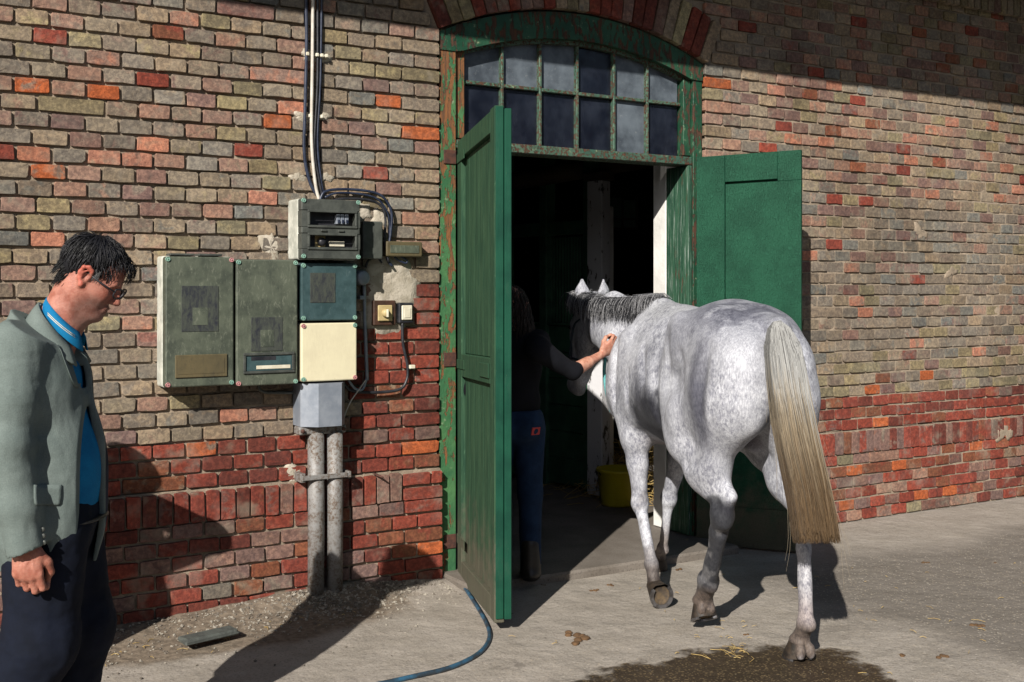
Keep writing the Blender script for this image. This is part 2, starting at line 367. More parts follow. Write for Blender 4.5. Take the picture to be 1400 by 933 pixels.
fc = np.stack([idx[:-1, :-1], idx[:-1, 1:], idx[1:, 1:], idx[1:, :-1]], -1).reshape(-1, 4)
me = mesh('yard_ground', np.stack([GX, GY, GZ], -1).reshape(-1, 3), fc.tolist(), M['ground'], True)
tag(link('yard_ground', me), kind='structure')
def gz(x, y):
    return float(.065 * math.exp(-((x - 2.15) / .55) ** 2) * math.exp(-((y + .03) / .16) ** 2) + .03 * math.exp(-((x - 1.3) / .8) ** 2) * math.exp(-((y + .03) / .22) ** 2))

# ================================================================ STABLE BUILDING
Z0, CH, BW = .605, .075, .1485           # top of the rowlock course, course height, header pitch
XL, XR = 2.738, 4.548                    # masonry edges of the doorway
AC = (3.643, .975); AR0, AR1 = 2.147, 2.425
stable = thing('stable_building', 'old brick stable front with arched green doorway and red brick base', 'building')
wall = None
WX0, WX1, WZ1 = -3.0, 13.0, 4.2
def arch_z(x): return AC[1] + math.sqrt(max(0, AR0 ** 2 - (x - AC[0]) ** 2))
mb = MB()
# mortar plane: fine lumpy grid in view, openings left out
def grid(x0, x1, z0, z1, st, Y):
    xs = np.linspace(x0, x1, max(2, int((x1 - x0) / st) + 1)); zs = np.linspace(z0, z1, max(2, int((z1 - z0) / st) + 1))
    X, Z = np.meshgrid(xs, zs); P = np.stack([X, X * 0, Z], -1)
    Yd = Y + ((fbm(P, 18, 2) - .5) * .010 + (fbm(P, 2.1, 2) - .5) * .014) * (st < .1)
    n0 = len(mb.v); mb.v += [tuple(q) for q in np.stack([X, Yd, Z], -1).reshape(-1, 3).tolist()]
    nz, nx_ = X.shape; I = np.arange(nz * nx_).reshape(nz, nx_) + n0
    mb.f.extend(map(tuple, np.stack([I[:-1, :-1], I[:-1, 1:], I[1:, 1:], I[1:, :-1]], -1).reshape(-1, 4).tolist()))
MY = .0145; MYR = .0070
grid(-1.4, XL - .012, Z0, 4.2, .022, MY); grid(XR + .012, 10.7, Z0, 4.2, .028, MYR)
grid(-1.4, XL - .012, -.05, Z0, .022, MY - .034); grid(XR + .012, 10.7, -.05, Z0, .028, MYR - .034)
grid(WX0, -1.4, -.05, WZ1, 1, MY); grid(10.7, WX1, -.05, WZ1, 1, MY)
# above the arch: columns of quads from the arch line up
xs = np.linspace(XL - .012, XR + .012, 60)
for a, b in zip(xs[:-1], xs[1:]):
    za, zb = arch_z(a) + .01, arch_z(b) + .01
    mb.add([(a, MY, za), (b, MY, zb), (b, MY, 4.2), (a, MY, 4.2)], [(0, 1, 2, 3)])
    mb.add([(a, MY, za), (b, MY, zb), (b, .42, zb), (a, .42, za)], [(3, 2, 1, 0)])
# ledge of the plinth
mb.add([(WX0, -.036, Z0 - .024), (XL, -.036, Z0 - .024), (XL, .03, Z0 + .006), (WX0, .03, Z0 + .006)], [(0, 1, 2, 3)])
mb.add([(XR, -.036, Z0 - .024), (WX1, -.036, Z0 - .024), (WX1, .03, Z0 + .006), (XR, .03, Z0 + .006)], [(0, 1, 2, 3)])
# solid behind
for x0, x1 in ((WX0, XL - .02), (XR + .02, WX1)): mb.box(x0, x1, .045, .42, -.1, WZ1)
mb.box(XL - .02, XR + .02, .045, .42, 3.42, WZ1)
wall = mb.build('wall', M['mortar'], stable)
tag(wall, 'buff and grey brick wall over a red brick base')

BR = {'buff': (.250, .197, .140), 'grey': (.200, .168, .134), 'olive': (.205, .172, .108), 'pink': (.27, .165, .125), 'slate': (.178, .170, .148),
      'red': (.225, .052, .035), 'darkred': (.14, .041, .031), 'orange': (.39, .105, .038), 'mauve': (.185, .115, .098), 'rust': (.205, .080, .045), 'yellow': (.30, .25, .14), 'salmon': (.37, .165, .11)}
def brick_mesh(name, w_, h_, col, alt, seed, chip=.5, proud=.0):
    bk = .055 if name == 'rowlock_brick' else .034
    r = random.Random(seed); W, H = w_ / 2, h_ / 2; j = lambda a=.0022: r.uniform(-a, a)
    pts = []
    for sx, sz in ((-1, -1), (1, -1), (1, 1), (-1, 1)):
        c = r.uniform(.003, .007) if r.random() > .05 * chip else r.uniform(.008, .014)
        a = (sx * (W - c * r.uniform(.6, 1.3)) , sz * H + j()); b = (sx * W + j(), sz * (H - c * r.uniform(.6, 1.1)))
        if sx * sz > 0: pts += [b, a] if (sx, sz) == (-1, -1) else [b, a]
        else: pts += [a, b]
        if (sx, sz) == (-1, -1): pts.append((r.uniform(-.2, .3) * W, -H + j(.003)))
        if (sx, sz) == (1, 1): pts.append((r.uniform(-.3, .3) * W, H + j(.003)))
    pts.sort(key=lambda p: math.atan2(p[1] / H, p[0] / W)); n = len(pts)
    tx, tz = j(.02), j(.03)
    f0 = -proud - r.uniform(0, .006)
    v = []
    for k, (ins, y) in enumerate(((.0024, f0), (.0006, f0 + .0020), (0, bk))):
        for x, z in pts:
            x2 = x - math.copysign(min(ins, abs(x)), x); z2 = z - math.copysign(min(ins, abs(z)), z)
            v.append((x2, y + (tx * x2 + tz * z2 if k < 2 else 0) + (j(.0009) if k < 2 else 0), z2))
    v.append((j(.01), f0 + j(.0015), j(.006)))
    f = [(3 * n, i, (i + 1) % n) for i in range(n)]
    for k in (0, 1):
        for i in range(n):
            i2 = (i + 1) % n; f.append((k * n + i, (k + 1) * n + i, (k + 1) * n + i2, k * n + i2))
    return v, f
def emit(name, cx_, cy_, cz_, w_, h_, cn, an, seed, rot=0.0, chip=.5, proud=0., store=None):
    r = random.Random(seed + 5); bc = BR[cn]; ac = BR[an]; k = r.uniform(.80, 1.16)
    hb = r.uniform(-.06, .06); k2 = k * r.uniform(.88, 1.12)
    col = [q * k * (1 + hb * (1, 0, -1)[i]) for i, q in enumerate(bc)]; alt = [q * k2 for q in ac]
    if r.random() < .4: alt = [a * .6 + b * .4 for a, b in zip(col, alt)]
    v, f = brick_mesh(name, w_, h_, col, alt, seed, chip, proud)
    store.append((name, (cx_, cy_, cz_), rot, v, f, col, alt, w_ * h_))
def pick(r, table):
    x = r.random() * sum(w_ for _, w_ in table)
    for n, w_ in table:
        x -= w_
        if x <= 0: return n
    return table[-1][0]
T_BUFF = [('buff', 30), ('grey', 34), ('olive', 5), ('pink', 9), ('slate', 5), ('mauve', 6), ('yellow', 1), ('red', 1), ('orange', .2)]
T_TOPR = [('buff', 30), ('grey', 18), ('pink', 20), ('salmon', 4), ('olive', 10), ('slate', 6), ('mauve', 12), ('red', 2), ('rust', 2)]
T_GREYR = [('grey', 44), ('slate', 18), ('buff', 10), ('mauve', 10), ('pink', 5), ('olive', 7), ('red', 1.4)]
T_OLIVE = [('olive', 40), ('grey', 25), ('buff', 20), ('rust', 7), ('mauve', 8)]
T_RED = [('red', 56), ('darkred', 28), ('mauve', 7), ('rust', 8), ('orange', .8)]
T_BASE = [('mauve', 30), ('red', 24), ('darkred', 18), ('rust', 12), ('orange', 1.5), ('grey', 2)]
T_RBASE = [('red', 30), ('darkred', 14), ('mauve', 16), ('rust', 16), ('orange', 3), ('pink', 12), ('olive', 7)]
HOT = [(50,120,'orange'),(146,129,'orange'),(396,170,'orange'),(396,155,'salmon'),(547,142,'orange'),(75,328,'salmon'),(528,240,'red'),(580,185,'orange'),(190,200,'salmon'),(212,200,'salmon'),
 (190,220,'salmon'),(145,218,'salmon'),(330,570,'salmon'),(70,30,'pink'),(222,118,'red'),(350,208,'red'),(372,270,'salmon'),(248,24,'pink'),(580,615,'orange'),(585,636,'rust'),
 (262,617,'orange'),(1166,412,'salmon'),(1176,428,'salmon'),(975,117,'orange'),(1063,172,'red'),(1286,95,'rust'),(1296,77,'rust'),(1275,140,'red'),(1149,182,'rust'),(1122,195,'salmon'),
 (1244,232,'red'),(1228,203,'red'),(1257,203,'pink'),(1150,550,'rust'),(1195,535,'orange'),(1247,470,'salmon'),(1337,481,'salmon'),(1276,510,'orange'),(1195,540,'orange'),(1200,605,'orange'),(1255,602,'orange'),(1274,598,'orange'),(1345,604,'red'),(1217,635,'orange'),(1152,692,'orange'),
 (40,128,'red'),(245,45,'rust'),(120,255,'grey'),(22,205,'salmon'),(8,212,'red'),(1132,336,'red'),(75,165,'mauve'),(100,285,'pink')]
HOTW = [(*onwall(a, b)[[0, 2]], n) for a, b, n in HOT]
def brick_colour(x, z, r):
    for hx, hz, n in HOTW:
        if abs(x - hx) < BW * .5 and abs(z - hz) < CH * .5: return n
    left = x < 3.6
    if z < Z0: return pick(r, T_BASE if left else T_RBASE)
    if z < Z0 + 3 * CH: return pick(r, T_RED)
    if left:
        lim = 2.16 + .30 * max(0, (1.0 - z)) + .42 * sstep(1.30, 1.42, z)
        if z < 1.68 and x > lim + r.uniform(-.06, .06): return pick(r, T_RED)
        return pick(r, T_BUFF)
    if z < Z0 + 6 * CH: return pick(r, T_OLIVE)
    if .88 < z < 1.02 and 5.3 < x < 6.2 : return pick(r, [('red', 8), ('darkred', 1), ('rust', 1)])
    if z < 1.75: return pick(r, T_GREYR)
    if z < 2.1: return pick(r, T_GREYR if x > 6 else T_TOPR)
    return pick(r, T_TOPR)
def alt_colour(cn, r):
    return {'buff': pick(r, [('pink', 3), ('grey', 5), ('yellow', 3), ('slate', 2)]), 'grey': pick(r, [('buff', 4), ('mauve', 4), ('slate', 3), ('pink', 2)]), 'olive': 'yellow', 'pink': pick(r, [('buff', 3), ('grey', 3), ('salmon', 2)]),
            'slate': pick(r, [('grey', 2), ('buff', 2), ('mauve', 1)]), 'mauve': pick(r, [('grey', 2), ('pink', 2), ('red', 1)]), 'red': pick(r, [('darkred', 3), ('mauve', 2), ('rust', 1)]), 'darkred': 'red', 'orange': pick(r, [('grey', 2), ('orange', 3), ('rust', 2)]),
            'salmon': pick(r, [('buff', 2), ('grey', 2), ('salmon', 1)]), 'rust': pick(r, [('red', 2), ('buff', 1)]), 'yellow': 'buff'}[cn]
store = []; arch_store = []; row_store = []
def limits(z0, z1):
    """clear spans of a course between the doorway, the arch and the edges of what is built"""
    if z0 > 3.40: return [(-1.3, 10.6)]
    if z1 <= 2.93: return [(-1.3, XL), (XR, 10.6)]
    out = []
    zz = [min(max(z, 2.92), 3.41) for z in (z0, z1)]
    ex = 0
    for z in zz:
        if z < 3.17: d = AR0 * math.sin(R(25.2)) + (z - 2.92) * math.tan(R(25.2)) if z >= 2.92 else .905
        else: d = math.sqrt(max(0, AR1 ** 2 - (z - AC[1]) ** 2))
        ex = max(ex, d)
    return [(-1.3, AC[0] - ex - .006), (AC[0] + ex + .006, 10.6)]
seed = 100
ci0 = -9
for ci in range(ci0, 46):
    if ci in (-1, -2): continue
    z0, z1 = Z0 + ci * CH, Z0 + (ci + 1) * CH
    plinth = ci < 0
    for si, (a, b) in enumerate(limits(z0, z1)):
        ph = 0.0 if ci % 2 else BW / 2
        right = a > 3
        x = a if right else b
        sgn = 1 if right else -1
        # a stretcher or three-quarter at the jamb on alternate courses
        first = (.222 if ci % 2 else BW) if z1 < 2.95 or True else BW
        k = 0
        while (x < b - .03) if right else (x > a + .03):
            rr = random.Random(seed)
            wd = first if k == 0 else BW * rr.choice([1, 1, 1, .97, 1.03, 1.0])
            if k > 0 and rr.random() < .008: wd = BW * 1.95
            xa, xb = (x, min(x + wd, b)) if right else (max(x - wd, a), x)
            x += sgn * wd; k += 1; seed += 1
            if xb - xa < .04: continue
            cx_, cz_ = (xa + xb) / 2 + .0, (z0 + z1) / 2 + rr.uniform(-.0018, .0018)
            if not (-.2 < cz_ < 4.1): continue
            cn = brick_colour(cx_, cz_, rr); an = alt_colour(cn, rr)
            joint = rr.uniform(.009, .0125) if not right else rr.uniform(.008, .011)
            emit('brick', cx_, -.034 if plinth else 0.0, cz_, xb - xa - joint, CH - rr.uniform(.0100, .0130), cn, an, seed * 3 + 1, chip=1.4 if not right else .8, proud=rr.uniform(-.002, .004), store=store)
# rowlock course on the plinth edge
for a, b in ((-1.3, XL), (XR, 10.6)):
    right = a > 3; x = a if right else b; sgn = 1 if right else -1
    if not right:                                  # two stacked stretchers at the jamb
        for kz in (-1, -2):
            for xa, xb in (((b - .07, b), (b - .235, b - .07)) if kz == -1 else ((b - .235, b),)):
                seed += 1; emit('brick', (xa + xb) / 2, -.036, Z0 + (kz + .5) * CH - .008, xb - xa - .011, CH - .014, 'red', 'mauve', seed, store=store)
        x = b - .235
    while (x < b - .02) if right else (x > a + .05):
        rr = random.Random(seed); wd = .0725 * rr.uniform(.95, 1.05); xa, xb = (x, x + wd) if right else (x - wd, x); x += sgn * wd; seed += 1
        cn = pick(rr, [('red', 6), ('darkred', 4), ('mauve', 2), ('rust', 1)])
        emit('rowlock_brick', (xa + xb) / 2, -.040, Z0 - CH - .003 + rr.uniform(-.003, .003), wd - .009, .143, cn, pick(rr, [('mauve', 2), ('grey', 1), ('rust', 1)]), seed * 3, chip=1.6, proud=.002, store=row_store)
# arch voussoirs
na = 25; half = math.asin(.912 / AR0)
for i in range(na):
    th = -half + (i + .5) * 2 * half / na; rm = (AR0 + AR1) / 2; rr = random.Random(900 + i)
    cn = pick(rr, [('red', 4), ('olive', 4), ('buff', 2), ('mauve', 3), ('darkred', 2), ('yellow', 1)])
    wd = 2 * half * rm / na
    emit('arch_brick', AC[0] + rm * math.sin(th), -.022, AC[1] + rm * math.cos(th), wd - .010, AR1 - AR0 - .012, cn, alt_colour(cn, rr), 5000 + i * 7, rot=th, chip=1.2, proud=.004, store=arch_store)
# corbel course under the eaves
x = 5.0
while x < 10.6:
    rr = random.Random(seed); seed += 1
    emit('corbel_brick', x + .036, -.055, 3.635, .062, .14, pick(rr, T_OLIVE), 'olive', seed, proud=.0, store=row_store); x += .0745
def put(lst, n_single, stuffname):
    mat_ = M['brick']
    def area(it):
        Z = float(np.dot(np.array(it[1]) - CAM, VD)); return it[7] / Z ** 2 * (1 if 0 < it[1][2] < 3.7 and it[1][0] > .55 else .01)
    lst = sorted(lst, key=lambda it: -area(it))
    rest = MB(); ca = []; aa = []
    for i, (nm, loc, rot, v, f, col, alt, _) in enumerate(lst):
        if i < n_single:
            me = mesh(nm, v, f, mat_); setcol(me, [col] * len(v)); setcol(me, [alt] * len(v), 'alt')
            link(nm, me, wall, loc, (0, rot, 0))
        else:
            c_, s_ = math.cos(rot), math.sin(rot)
            vv = [(loc[0] + c_ * x + s_ * z, loc[1] + y, loc[2] - s_ * x + c_ * z) for x, y, z in v]
            rest.add(vv, f); ca += [col] * len(v); aa += [alt] * len(v)
    if rest.v:
        me = mesh(stuffname, rest.v, rest.f, mat_); setcol(me, ca); setcol(me, aa, 'alt')
        tag(link(stuffname, me, wall), kind='stuff')
put(store, 300, 'distant_bricks'); put(row_store, 160, 'distant_rowlock_bricks'); put(arch_store, 60, 'x')
# plaster smears and repaired patches on the wall
def patch(name, cx_, cz_, rx, rz, seed, y=-.006, th=.008, irr=.35, parent=None, mat_=None, n=26):
    r = random.Random(seed); ph = [r.uniform(0, 6.28) for _ in range(4)]; v = []; f = []
    for k, (s, yy) in enumerate(((1.0, .02), (.93, y + .003), (.6, y - th * .4), (.25, y - th * .5))):
        for i in range(n):
            t = 2 * math.pi * i / n; q = 1 + irr * (.5 * math.sin(2 * t + ph[0]) + .35 * math.sin(3 * t + ph[1]) + .3 * math.sin(5 * t + ph[2]) + .2 * math.sin(9 * t + ph[3])) + r.uniform(-.06, .06)
            v.append((cx_ + rx * q * s * math.cos(t), yy + (r.uniform(-.0015, .0015) if k else 0), cz_ + rz * q * s * math.sin(t)))
    v.append((cx_, y - th * .5, cz_))
    for k in range(3):
        for i in range(n): i2 = (i + 1) % n; f.append((k * n + i, (k + 1) * n + i, (k + 1) * n + i2, k * n + i2))
    for i in range(n): f.append((3 * n + i, 4 * n, 3 * n + (i + 1) % n))
    return link(name, mesh(name, v, f, mat_ or M['plaster'], True), parent or wall)
def wp(px, py): q = onwall(px, py); return float(q[0]), float(q[2])
for i, (px, py, rx, rz) in enumerate(((370, 338, .05, .085), (430, 77, .075, .04), (415, 160, .06, .028), (440, 160, .05, .02), (408, 243, .045, .028), (445, 243, .04, .03), (492, 292, .075, .05), (520, 300, .05, .06), (402, 648, .055, .055), (1300, 372, .06, .04), (1258, 318, .07, .05), (1367, 592, .085, .065))):
    x, z = wp(px, py); patch('plaster_patch', x, z, rx, rz, 40 + i, y=(-.006 if i < 9 else -.0072) if i != 11 else -.046, th=.006 if i < 9 else .0012, irr=.45 if i < 9 else .7, mat_=None if i < 9 else M['mortar'])
x, z = wp(540, 400); patch('plaster_patch', x - .03, z + .01, .185, .235, 77, irr=.2, n=44)

# ---------------------------------------------------------------- eaves: shades the top of the wall
mb = MB(); mb.box(-4, 14, -1.04, .2, 3.92, 3.97)
mb.box(-4, 14, -1.07, -1.04, 3.90, 4.08); ev = mb.build('eaves', M['roof'], stable)
mb = MB(); mb.add([(-4, -1.12, 4.06), (14, -1.12, 4.06), (14, 4.5, 6.6), (-4, 4.5, 6.6), (-4, -1.12, 4.02), (14, -1.12, 4.02), (14, 4.5, 6.5), (-4, 4.5, 6.5)], [(0, 1, 2, 3), (7, 6, 5, 4), (0, 4, 5, 1), (1, 5, 6, 2), (2, 6, 7, 3), (3, 7, 4, 0)])
mb.build('roof', M['roof'], stable)

# ---------------------------------------------------------------- door frame
fr = MB().box(XL + .004, 2.842, .012, .16, 0, 2.93, b=.004).build('door_frame', M['flaky'], stable); tag(fr, 'peeling green timber door frame under the brick arch')
MB().box(2.846, 2.905, .035, .15, 2.36, 2.86, b=.003).build('sash_post', M['flaky'], fr)
MB().box(4.415, 4.470, .035, .15, 2.36, 2.83, b=.003).build('sash_post', M['flaky_dark'], fr)
MB().box(4.474, XR - .003, .014, .16, 0, 2.92, b=.004).build('jamb_post', M['flaky_dark'], fr)
MB().box(4.440, 4.4715, .02, .235, 0.05, 2.3, b=.004).build('jamb_lining', M['jamb'], fr)
MB().box(2.846, 4.470, .02, .16, 2.302, 2.352, b=.004).build('transom_rail', M['flaky_bar'], fr)
# arched head board
mb = MB(); n = 40; v = []
sag0 = AR0 - .006; inn = 1.985
for i in range(n + 1):
    x = XL + .006 + (XR - XL - .012) * i / n
    zt = AC[1] + math.sqrt(sag0 ** 2 - (x - AC[0]) ** 2); zi = 2.82 + .148 * max(0, 1 - ((x - 3.66) / .80) ** 2) + (0 if 2.9 < x < 4.42 else -.0)
    zi = max(zi, 2.78); v += [(x, .005, zt), (x, .005, zi), (x, .15, zt), (x, .15, zi)]
f = []
for i in range(n):
    a = i * 4; b = a + 4; f += [(a, a + 1, b + 1, b), (a + 2, b + 2, b + 3, a + 3), (a + 1, a + 3, b + 3, b + 1), (a, b, b + 2, a + 2)]
f += [(0, 2, 3, 1), (4 * n, 4 * n + 1, 4 * n + 3, 4 * n + 2)]
mb.add(v, f).build('head_board', M['flaky_dark'], fr)
# transom window: twelve panes
tw = MB().box(2.908, 4.412, .088, .095, 2.3525, 2.354).build('transom_window', M['flaky_bar'], stable); tag(tw, 'arched transom window of twelve dusty panes')
BX = [2.912, 3.152, 3.400, 3.652, 3.912, 4.156, 4.408]
def topz(x): return 2.825 + .142 * max(0, 1 - ((x - 3.66) / .80) ** 2)
for x in BX[1:-1]:
    MB().box(x - .008, x + .008, .050, .098, 2.354, topz(x), b=.003).build('glazing_bar', M['flaky_bar'], tw)
for a, b in zip(BX[:-1], BX[1:]):
    MB().box(a + .0102 * (a > 2.95), b - .0102 * (b < 4.4), .054, .095, 2.662, 2.682, b=.003).build('glazing_bar', M['flaky_bar'], tw)
mb = MB(); n = 30                                   # curved top bar
v = []
for i in range(n + 1):
    x = 2.908 + 1.504 * i / n; z = topz(x); v += [(x, .045, z + .004), (x, .045, z - .022), (x, .099, z + .004), (x, .099, z - .022)]
f = []
for i in range(n): a = i * 4; b = a + 4; f += [(a, a + 1, b + 1, b), (a + 2, b + 2, b + 3, a + 3), (a + 1, a + 3, b + 3, b + 1), (a, b, b + 2, a + 2)]
mb.add(v, f).build('top_bar', M['flaky_bar'], tw)
pale = {(0, 1), (1, 1), (2, 1), (4, 1), (5, 1), (4, 0)}
for i, (a, b) in enumerate(zip(BX[:-1], BX[1:])):
    for j in (0, 1):
        a2, b2 = a + .006, b - .006; m_ = M['glass_pale'] if (i, j) in pale else M['glass']
        ty = random.Random(i * 2 + j).uniform(-.003, .003)
        if j == 0: v = [(a2, .080 + ty, 2.354), (b2, .080, 2.354), (b2, .080, 2.664), (a2, .080 + ty, 2.664)]
        else: v = [(a2, .080 + ty, 2.680), (b2, .080, 2.680), (b2, .080, topz(b2) - .01), (a2, .080 + ty, topz(a2) - .01)]
        v += [(x, y + .003, z) for x, y, z in v]
        link('pane', mesh('pane', v, [(0, 1, 2, 3), (7, 6, 5, 4), (0, 4, 5, 1), (1, 5, 6, 2), (2, 6, 7, 3), (3, 7, 4, 0)], m_), tw)
# whitewashed masonry reveals
MB().box(4.440, XR + .018, .238, .365, 0.05, 3.3, b=.004).build('reveal', M['whitewash'], stable)
MB().box(XL - .018, 2.80, .238, .44, 0.05, 3.3, b=.004).build('reveal', M['whitewash'], stable)

# ---------------------------------------------------------------- door leaves, hung on the frame
def leaf(name, hinge, outer, zb, zt, th, label, mat_, parent):
    """an Empty-free leaf: mesh in local coordinates, x along the leaf, y through it"""
    d = np.array(outer) - np.array(hinge); L = float(np.hypot(*d)); a = math.atan2(d[1], d[0])
    o = bpy.data.objects.new(name, None); C.objects.link(o); o.parent = parent
    o.location = (hinge[0], hinge[1], 0); o.rotation_euler = (0, 0, a); tag(o, label)
    return o, L
# left leaf: boarded panels, seen from outside, swung out towards the yard
lf, L = leaf('door_leaf', (2.884, -.018), (2.577, -.950), 0, 0, .05, 'green panelled door leaf swung out towards the camera, left of the doorway', None, stable)
def lz(x, z): return z + x / L * (.034 if z < 1 else .030)      # the leaf has dropped slightly on its hinges
def lbox(name, x0, x1, y0, y1, z0, z1, mat_, b=.003):
    m_ = MB().box(x0, x1, y0, y1, z0, z1, b=b); m_.v = [(x, y, lz(x, z)) for x, y, z in m_.v]; return m_.build(name, mat_, lf)
# local +y of the leaf faces away from its outside; outside (seen) face is -y side when rotated: chosen by sign below
S = -1                                                # seen face at local y = -0.045
lbox('stile', 0, .115, -.045, 0, .012, 2.335, M['board']); lbox('stile', L - .10, L, -.045, 0, .012, 2.345, M['board'])
lbox('rail', .117, L - .102, -.045, 0, 2.235, 2.337, M['board']); lbox('rail', .117, L - .102, -.045, 0, .012, .118, M['board']); lbox('rail', .117, L - .102, -.045, 0, 1.085, 1.205, M['board'])
for z0, z1 in ((.12, 1.083), (1.207, 2.233)):
    for k in range(6):
        w_ = (L - .219) / 6; lbox('board', .117 + k * w_ + .0012, .117 + (k + 1) * w_ - .0012, -.024, -.004, z0, z1, M['board'], .002)
lbox('astragal', L - .028, L + .020, -.002, .030, .03, 2.33, M['gloss'])
lbox('light_stop_strip', -.045, -.001, -.038, -.006, .03, 2.32, M['gloss'])  # added to close the hinge gap where sun leaked through
lbox('edge_strip', L + .001, L + .008, -.040, -.004, .03, 2.34, M['gloss'])
lbox('lock_box', L - .33, L - .11, -.052, -.0455, 1.11, 1.18, M['board'])
for z in (.22, 1.15, 2.24): lbox('hinge_strap', .002, .22, -.050, -.0455, z - .025, z + .025, M['board'], .002)
for z in (.20, 1.17, 2.25): MB().box(2.765, 2.838, .004, .0115, z - .035, z + .04, b=.002).build('hinge_plate', M['rust'], fr)
# right leaf: strand board, opened back almost to the wall
rl, LR = leaf('door_leaf', (4.488, -.012), (4.854, -.518), 0, 0, .04, 'green strand board door leaf folded back towards the wall, behind the horse', None, stable)
def rbox(name, x0, x1, y0, y1, z0, z1, mat_, b=.002):
    m_ = MB().box(x0, x1, y0, y1, z0, z1, b=b); m_.v = [(x, y, z + x / LR * (.016 if z > 1 else .0)) for x, y, z in m_.v]; return m_.build(name, mat_, rl)
# seen face is local -y
rbox('panel', .176, LR - .002, -.0335, .0, .25, 2.17, M['osb']); rbox('stile', 0, .172, -.034, .0, .012, 2.345, M['osb'])
rbox('rail', .1735, LR - .14, -.034, .0, 2.184, 2.345, M['osb']); rbox('rail', LR - .1395, LR - .002, -.0342, .0, 2.1705, 2.345, M['osb']); rbox('rail', .1735, LR - .002, -.034, .0, .012, .2485, M['osb'])
rbox('batten', .02, LR - .02, .001, .03, .012, 2.34, M['gloss'])

# ---------------------------------------------------------------- threshold and interior
tag(MB().box(2.745, 4.54, -.33, .44, -.03, .045, b=.012).build('threshold', M['floor'], stable), 'worn stone step across the doorway')
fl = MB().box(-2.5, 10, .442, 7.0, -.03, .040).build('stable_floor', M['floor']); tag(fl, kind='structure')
room = MB()
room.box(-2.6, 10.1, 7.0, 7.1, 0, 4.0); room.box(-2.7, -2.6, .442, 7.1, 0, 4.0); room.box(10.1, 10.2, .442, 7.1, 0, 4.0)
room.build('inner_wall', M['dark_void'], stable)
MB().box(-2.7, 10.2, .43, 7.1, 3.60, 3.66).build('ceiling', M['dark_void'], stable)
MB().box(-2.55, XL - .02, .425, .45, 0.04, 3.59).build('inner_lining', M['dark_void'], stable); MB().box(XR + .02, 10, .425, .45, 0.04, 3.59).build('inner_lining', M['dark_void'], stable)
# ================================================================ INSIDE THE STABLE
p0, p1 = onground(690, 652, .04), onground(806, 674, .04)
d = (p1 - p0)[:2]; L_ = float(np.hypot(*d)); a_ = math.atan2(d[1], d[0])
st = thing('stall_partition', 'dark green boarded stall front with upright bars, inside the doorway', 'stall partition', loc=(p0[0], p0[1], .04), rz=a_)
for k in range(6): MB().box(.02, L_ - .05, 0, .04, .03 + k * .20, .225 + k * .20, b=.004).build('plank', M['dark_green'], st)
for x in (0.0, L_ * .5, L_): MB().box(x - .04, x + .04, -.03, .07, 0, 2.9, b=.004).build('post', M['dark_green'], st)
for k in range(14): x = L_ * .52 + k * L_ * .46 / 14 + .03; MB().tube([(x, .02, 1.24), (x, .02, 1.90)], .009, 6).build('bar', M['dark_green'], st)
MB().box(0, L_, -.02, .05, 1.92, 2.02, b=.004).build('rail', M['dark_green'], st); MB().box(0, L_, -.02, .05, 1.2325, 1.25, b=.002).build('rail', M['dark_green'], st)
q = onground(824, 676, .04)
po = thing('white_post', 'chipped whitewashed timber post inside the stable, behind the horse head', 'post', loc=(q[0], q[1], .04), rz=.30)
MB().box(-.075, .03, -.05, .09, 0, 2.30, b=.006).build('shaft', M['post'], po); MB().box(.034, .115, -.02, .10, 0, 2.12, b=.01).build('shaft', M['whitewash'], po)
MB().box(-.10, .05, -.07, .11, 2.302, 2.36, b=.004).build('cap', M['timber'], po)
q = at(853, 290, 9.6)
iw = thing('inner_window', 'small dim green window deep inside the stable', 'window', loc=tuple(q), rz=PHI - R(90))
mb = MB()
for x0, x1, z0, z1 in ((-.13, -.02, -.05, .12), (0.0, .10, -.05, .10), (-.13, -.02, -.13, -.07), (0.0, .10, -.13, -.07)): MB().box(x0, x1, .01, .02, z0, z1).build('pane', simple('green lit pane', (.07, .13, .10), (.05, .09, .07), 9, .5) if 'green lit pane' not in bpy.data.materials else bpy.data.materials['green lit pane'], iw)  # dim window light put into the pane colour
for b_ in ((-.15, -.13, 0, .03, -.15, .14), (.10, .12, 0, .03, -.15, .14), (-.018, -.002, 0, .03, -.13, .12), (-.13, .10, 0.001, .029, -.068, -.052), (-.13, .10, 0.001, .029, -.15, -.131)): MB().box(*b_).build('frame', M['timber'], iw)
q0 = at(690, 250, 8.6); q1 = at(900, 215, 8.4)
bm_ = tag(MB().tube([q0, q1], .07, 8).build('roof_beam', M['timber'], None, True), 'dark roof beam crossing inside the stable', 'beam')
# bucket
q = onground(846, 690, .04)
bk = thing('bucket', 'yellow plastic bucket on the stable floor behind the horse legs', 'bucket', loc=tuple(q))
def lathe(prof, n=32):
    v = []; f = []
    for r_, z_ in prof:
        for k in range(n): t_ = 2 * math.pi * k / n; v.append((r_ * math.cos(t_), r_ * math.sin(t_), z_))
    for i in range(len(prof) - 1):
        for k in range(n): k2 = (k + 1) % n; f.append((i * n + k, i * n + k2, (i + 1) * n + k2, (i + 1) * n + k))
    return v, f
v, f = lathe([(0.001, .004), (.115, .004), (.12, 0), (.125, .01), (.150, .235), (.158, .237), (.158, .255), (.146, .255), (.118, .02), (.001, .02)])
link('tub', mesh('tub', v, f, M['yellow'], True), bk)
MB().tube([(math.cos(t) * .155, .02 + math.sin(t) * .03, .245 - abs(math.sin(t)) * .09) for t in np.linspace(math.pi, 2 * math.pi, 14)], .003, 6).build('handle', M['iron'], bk)
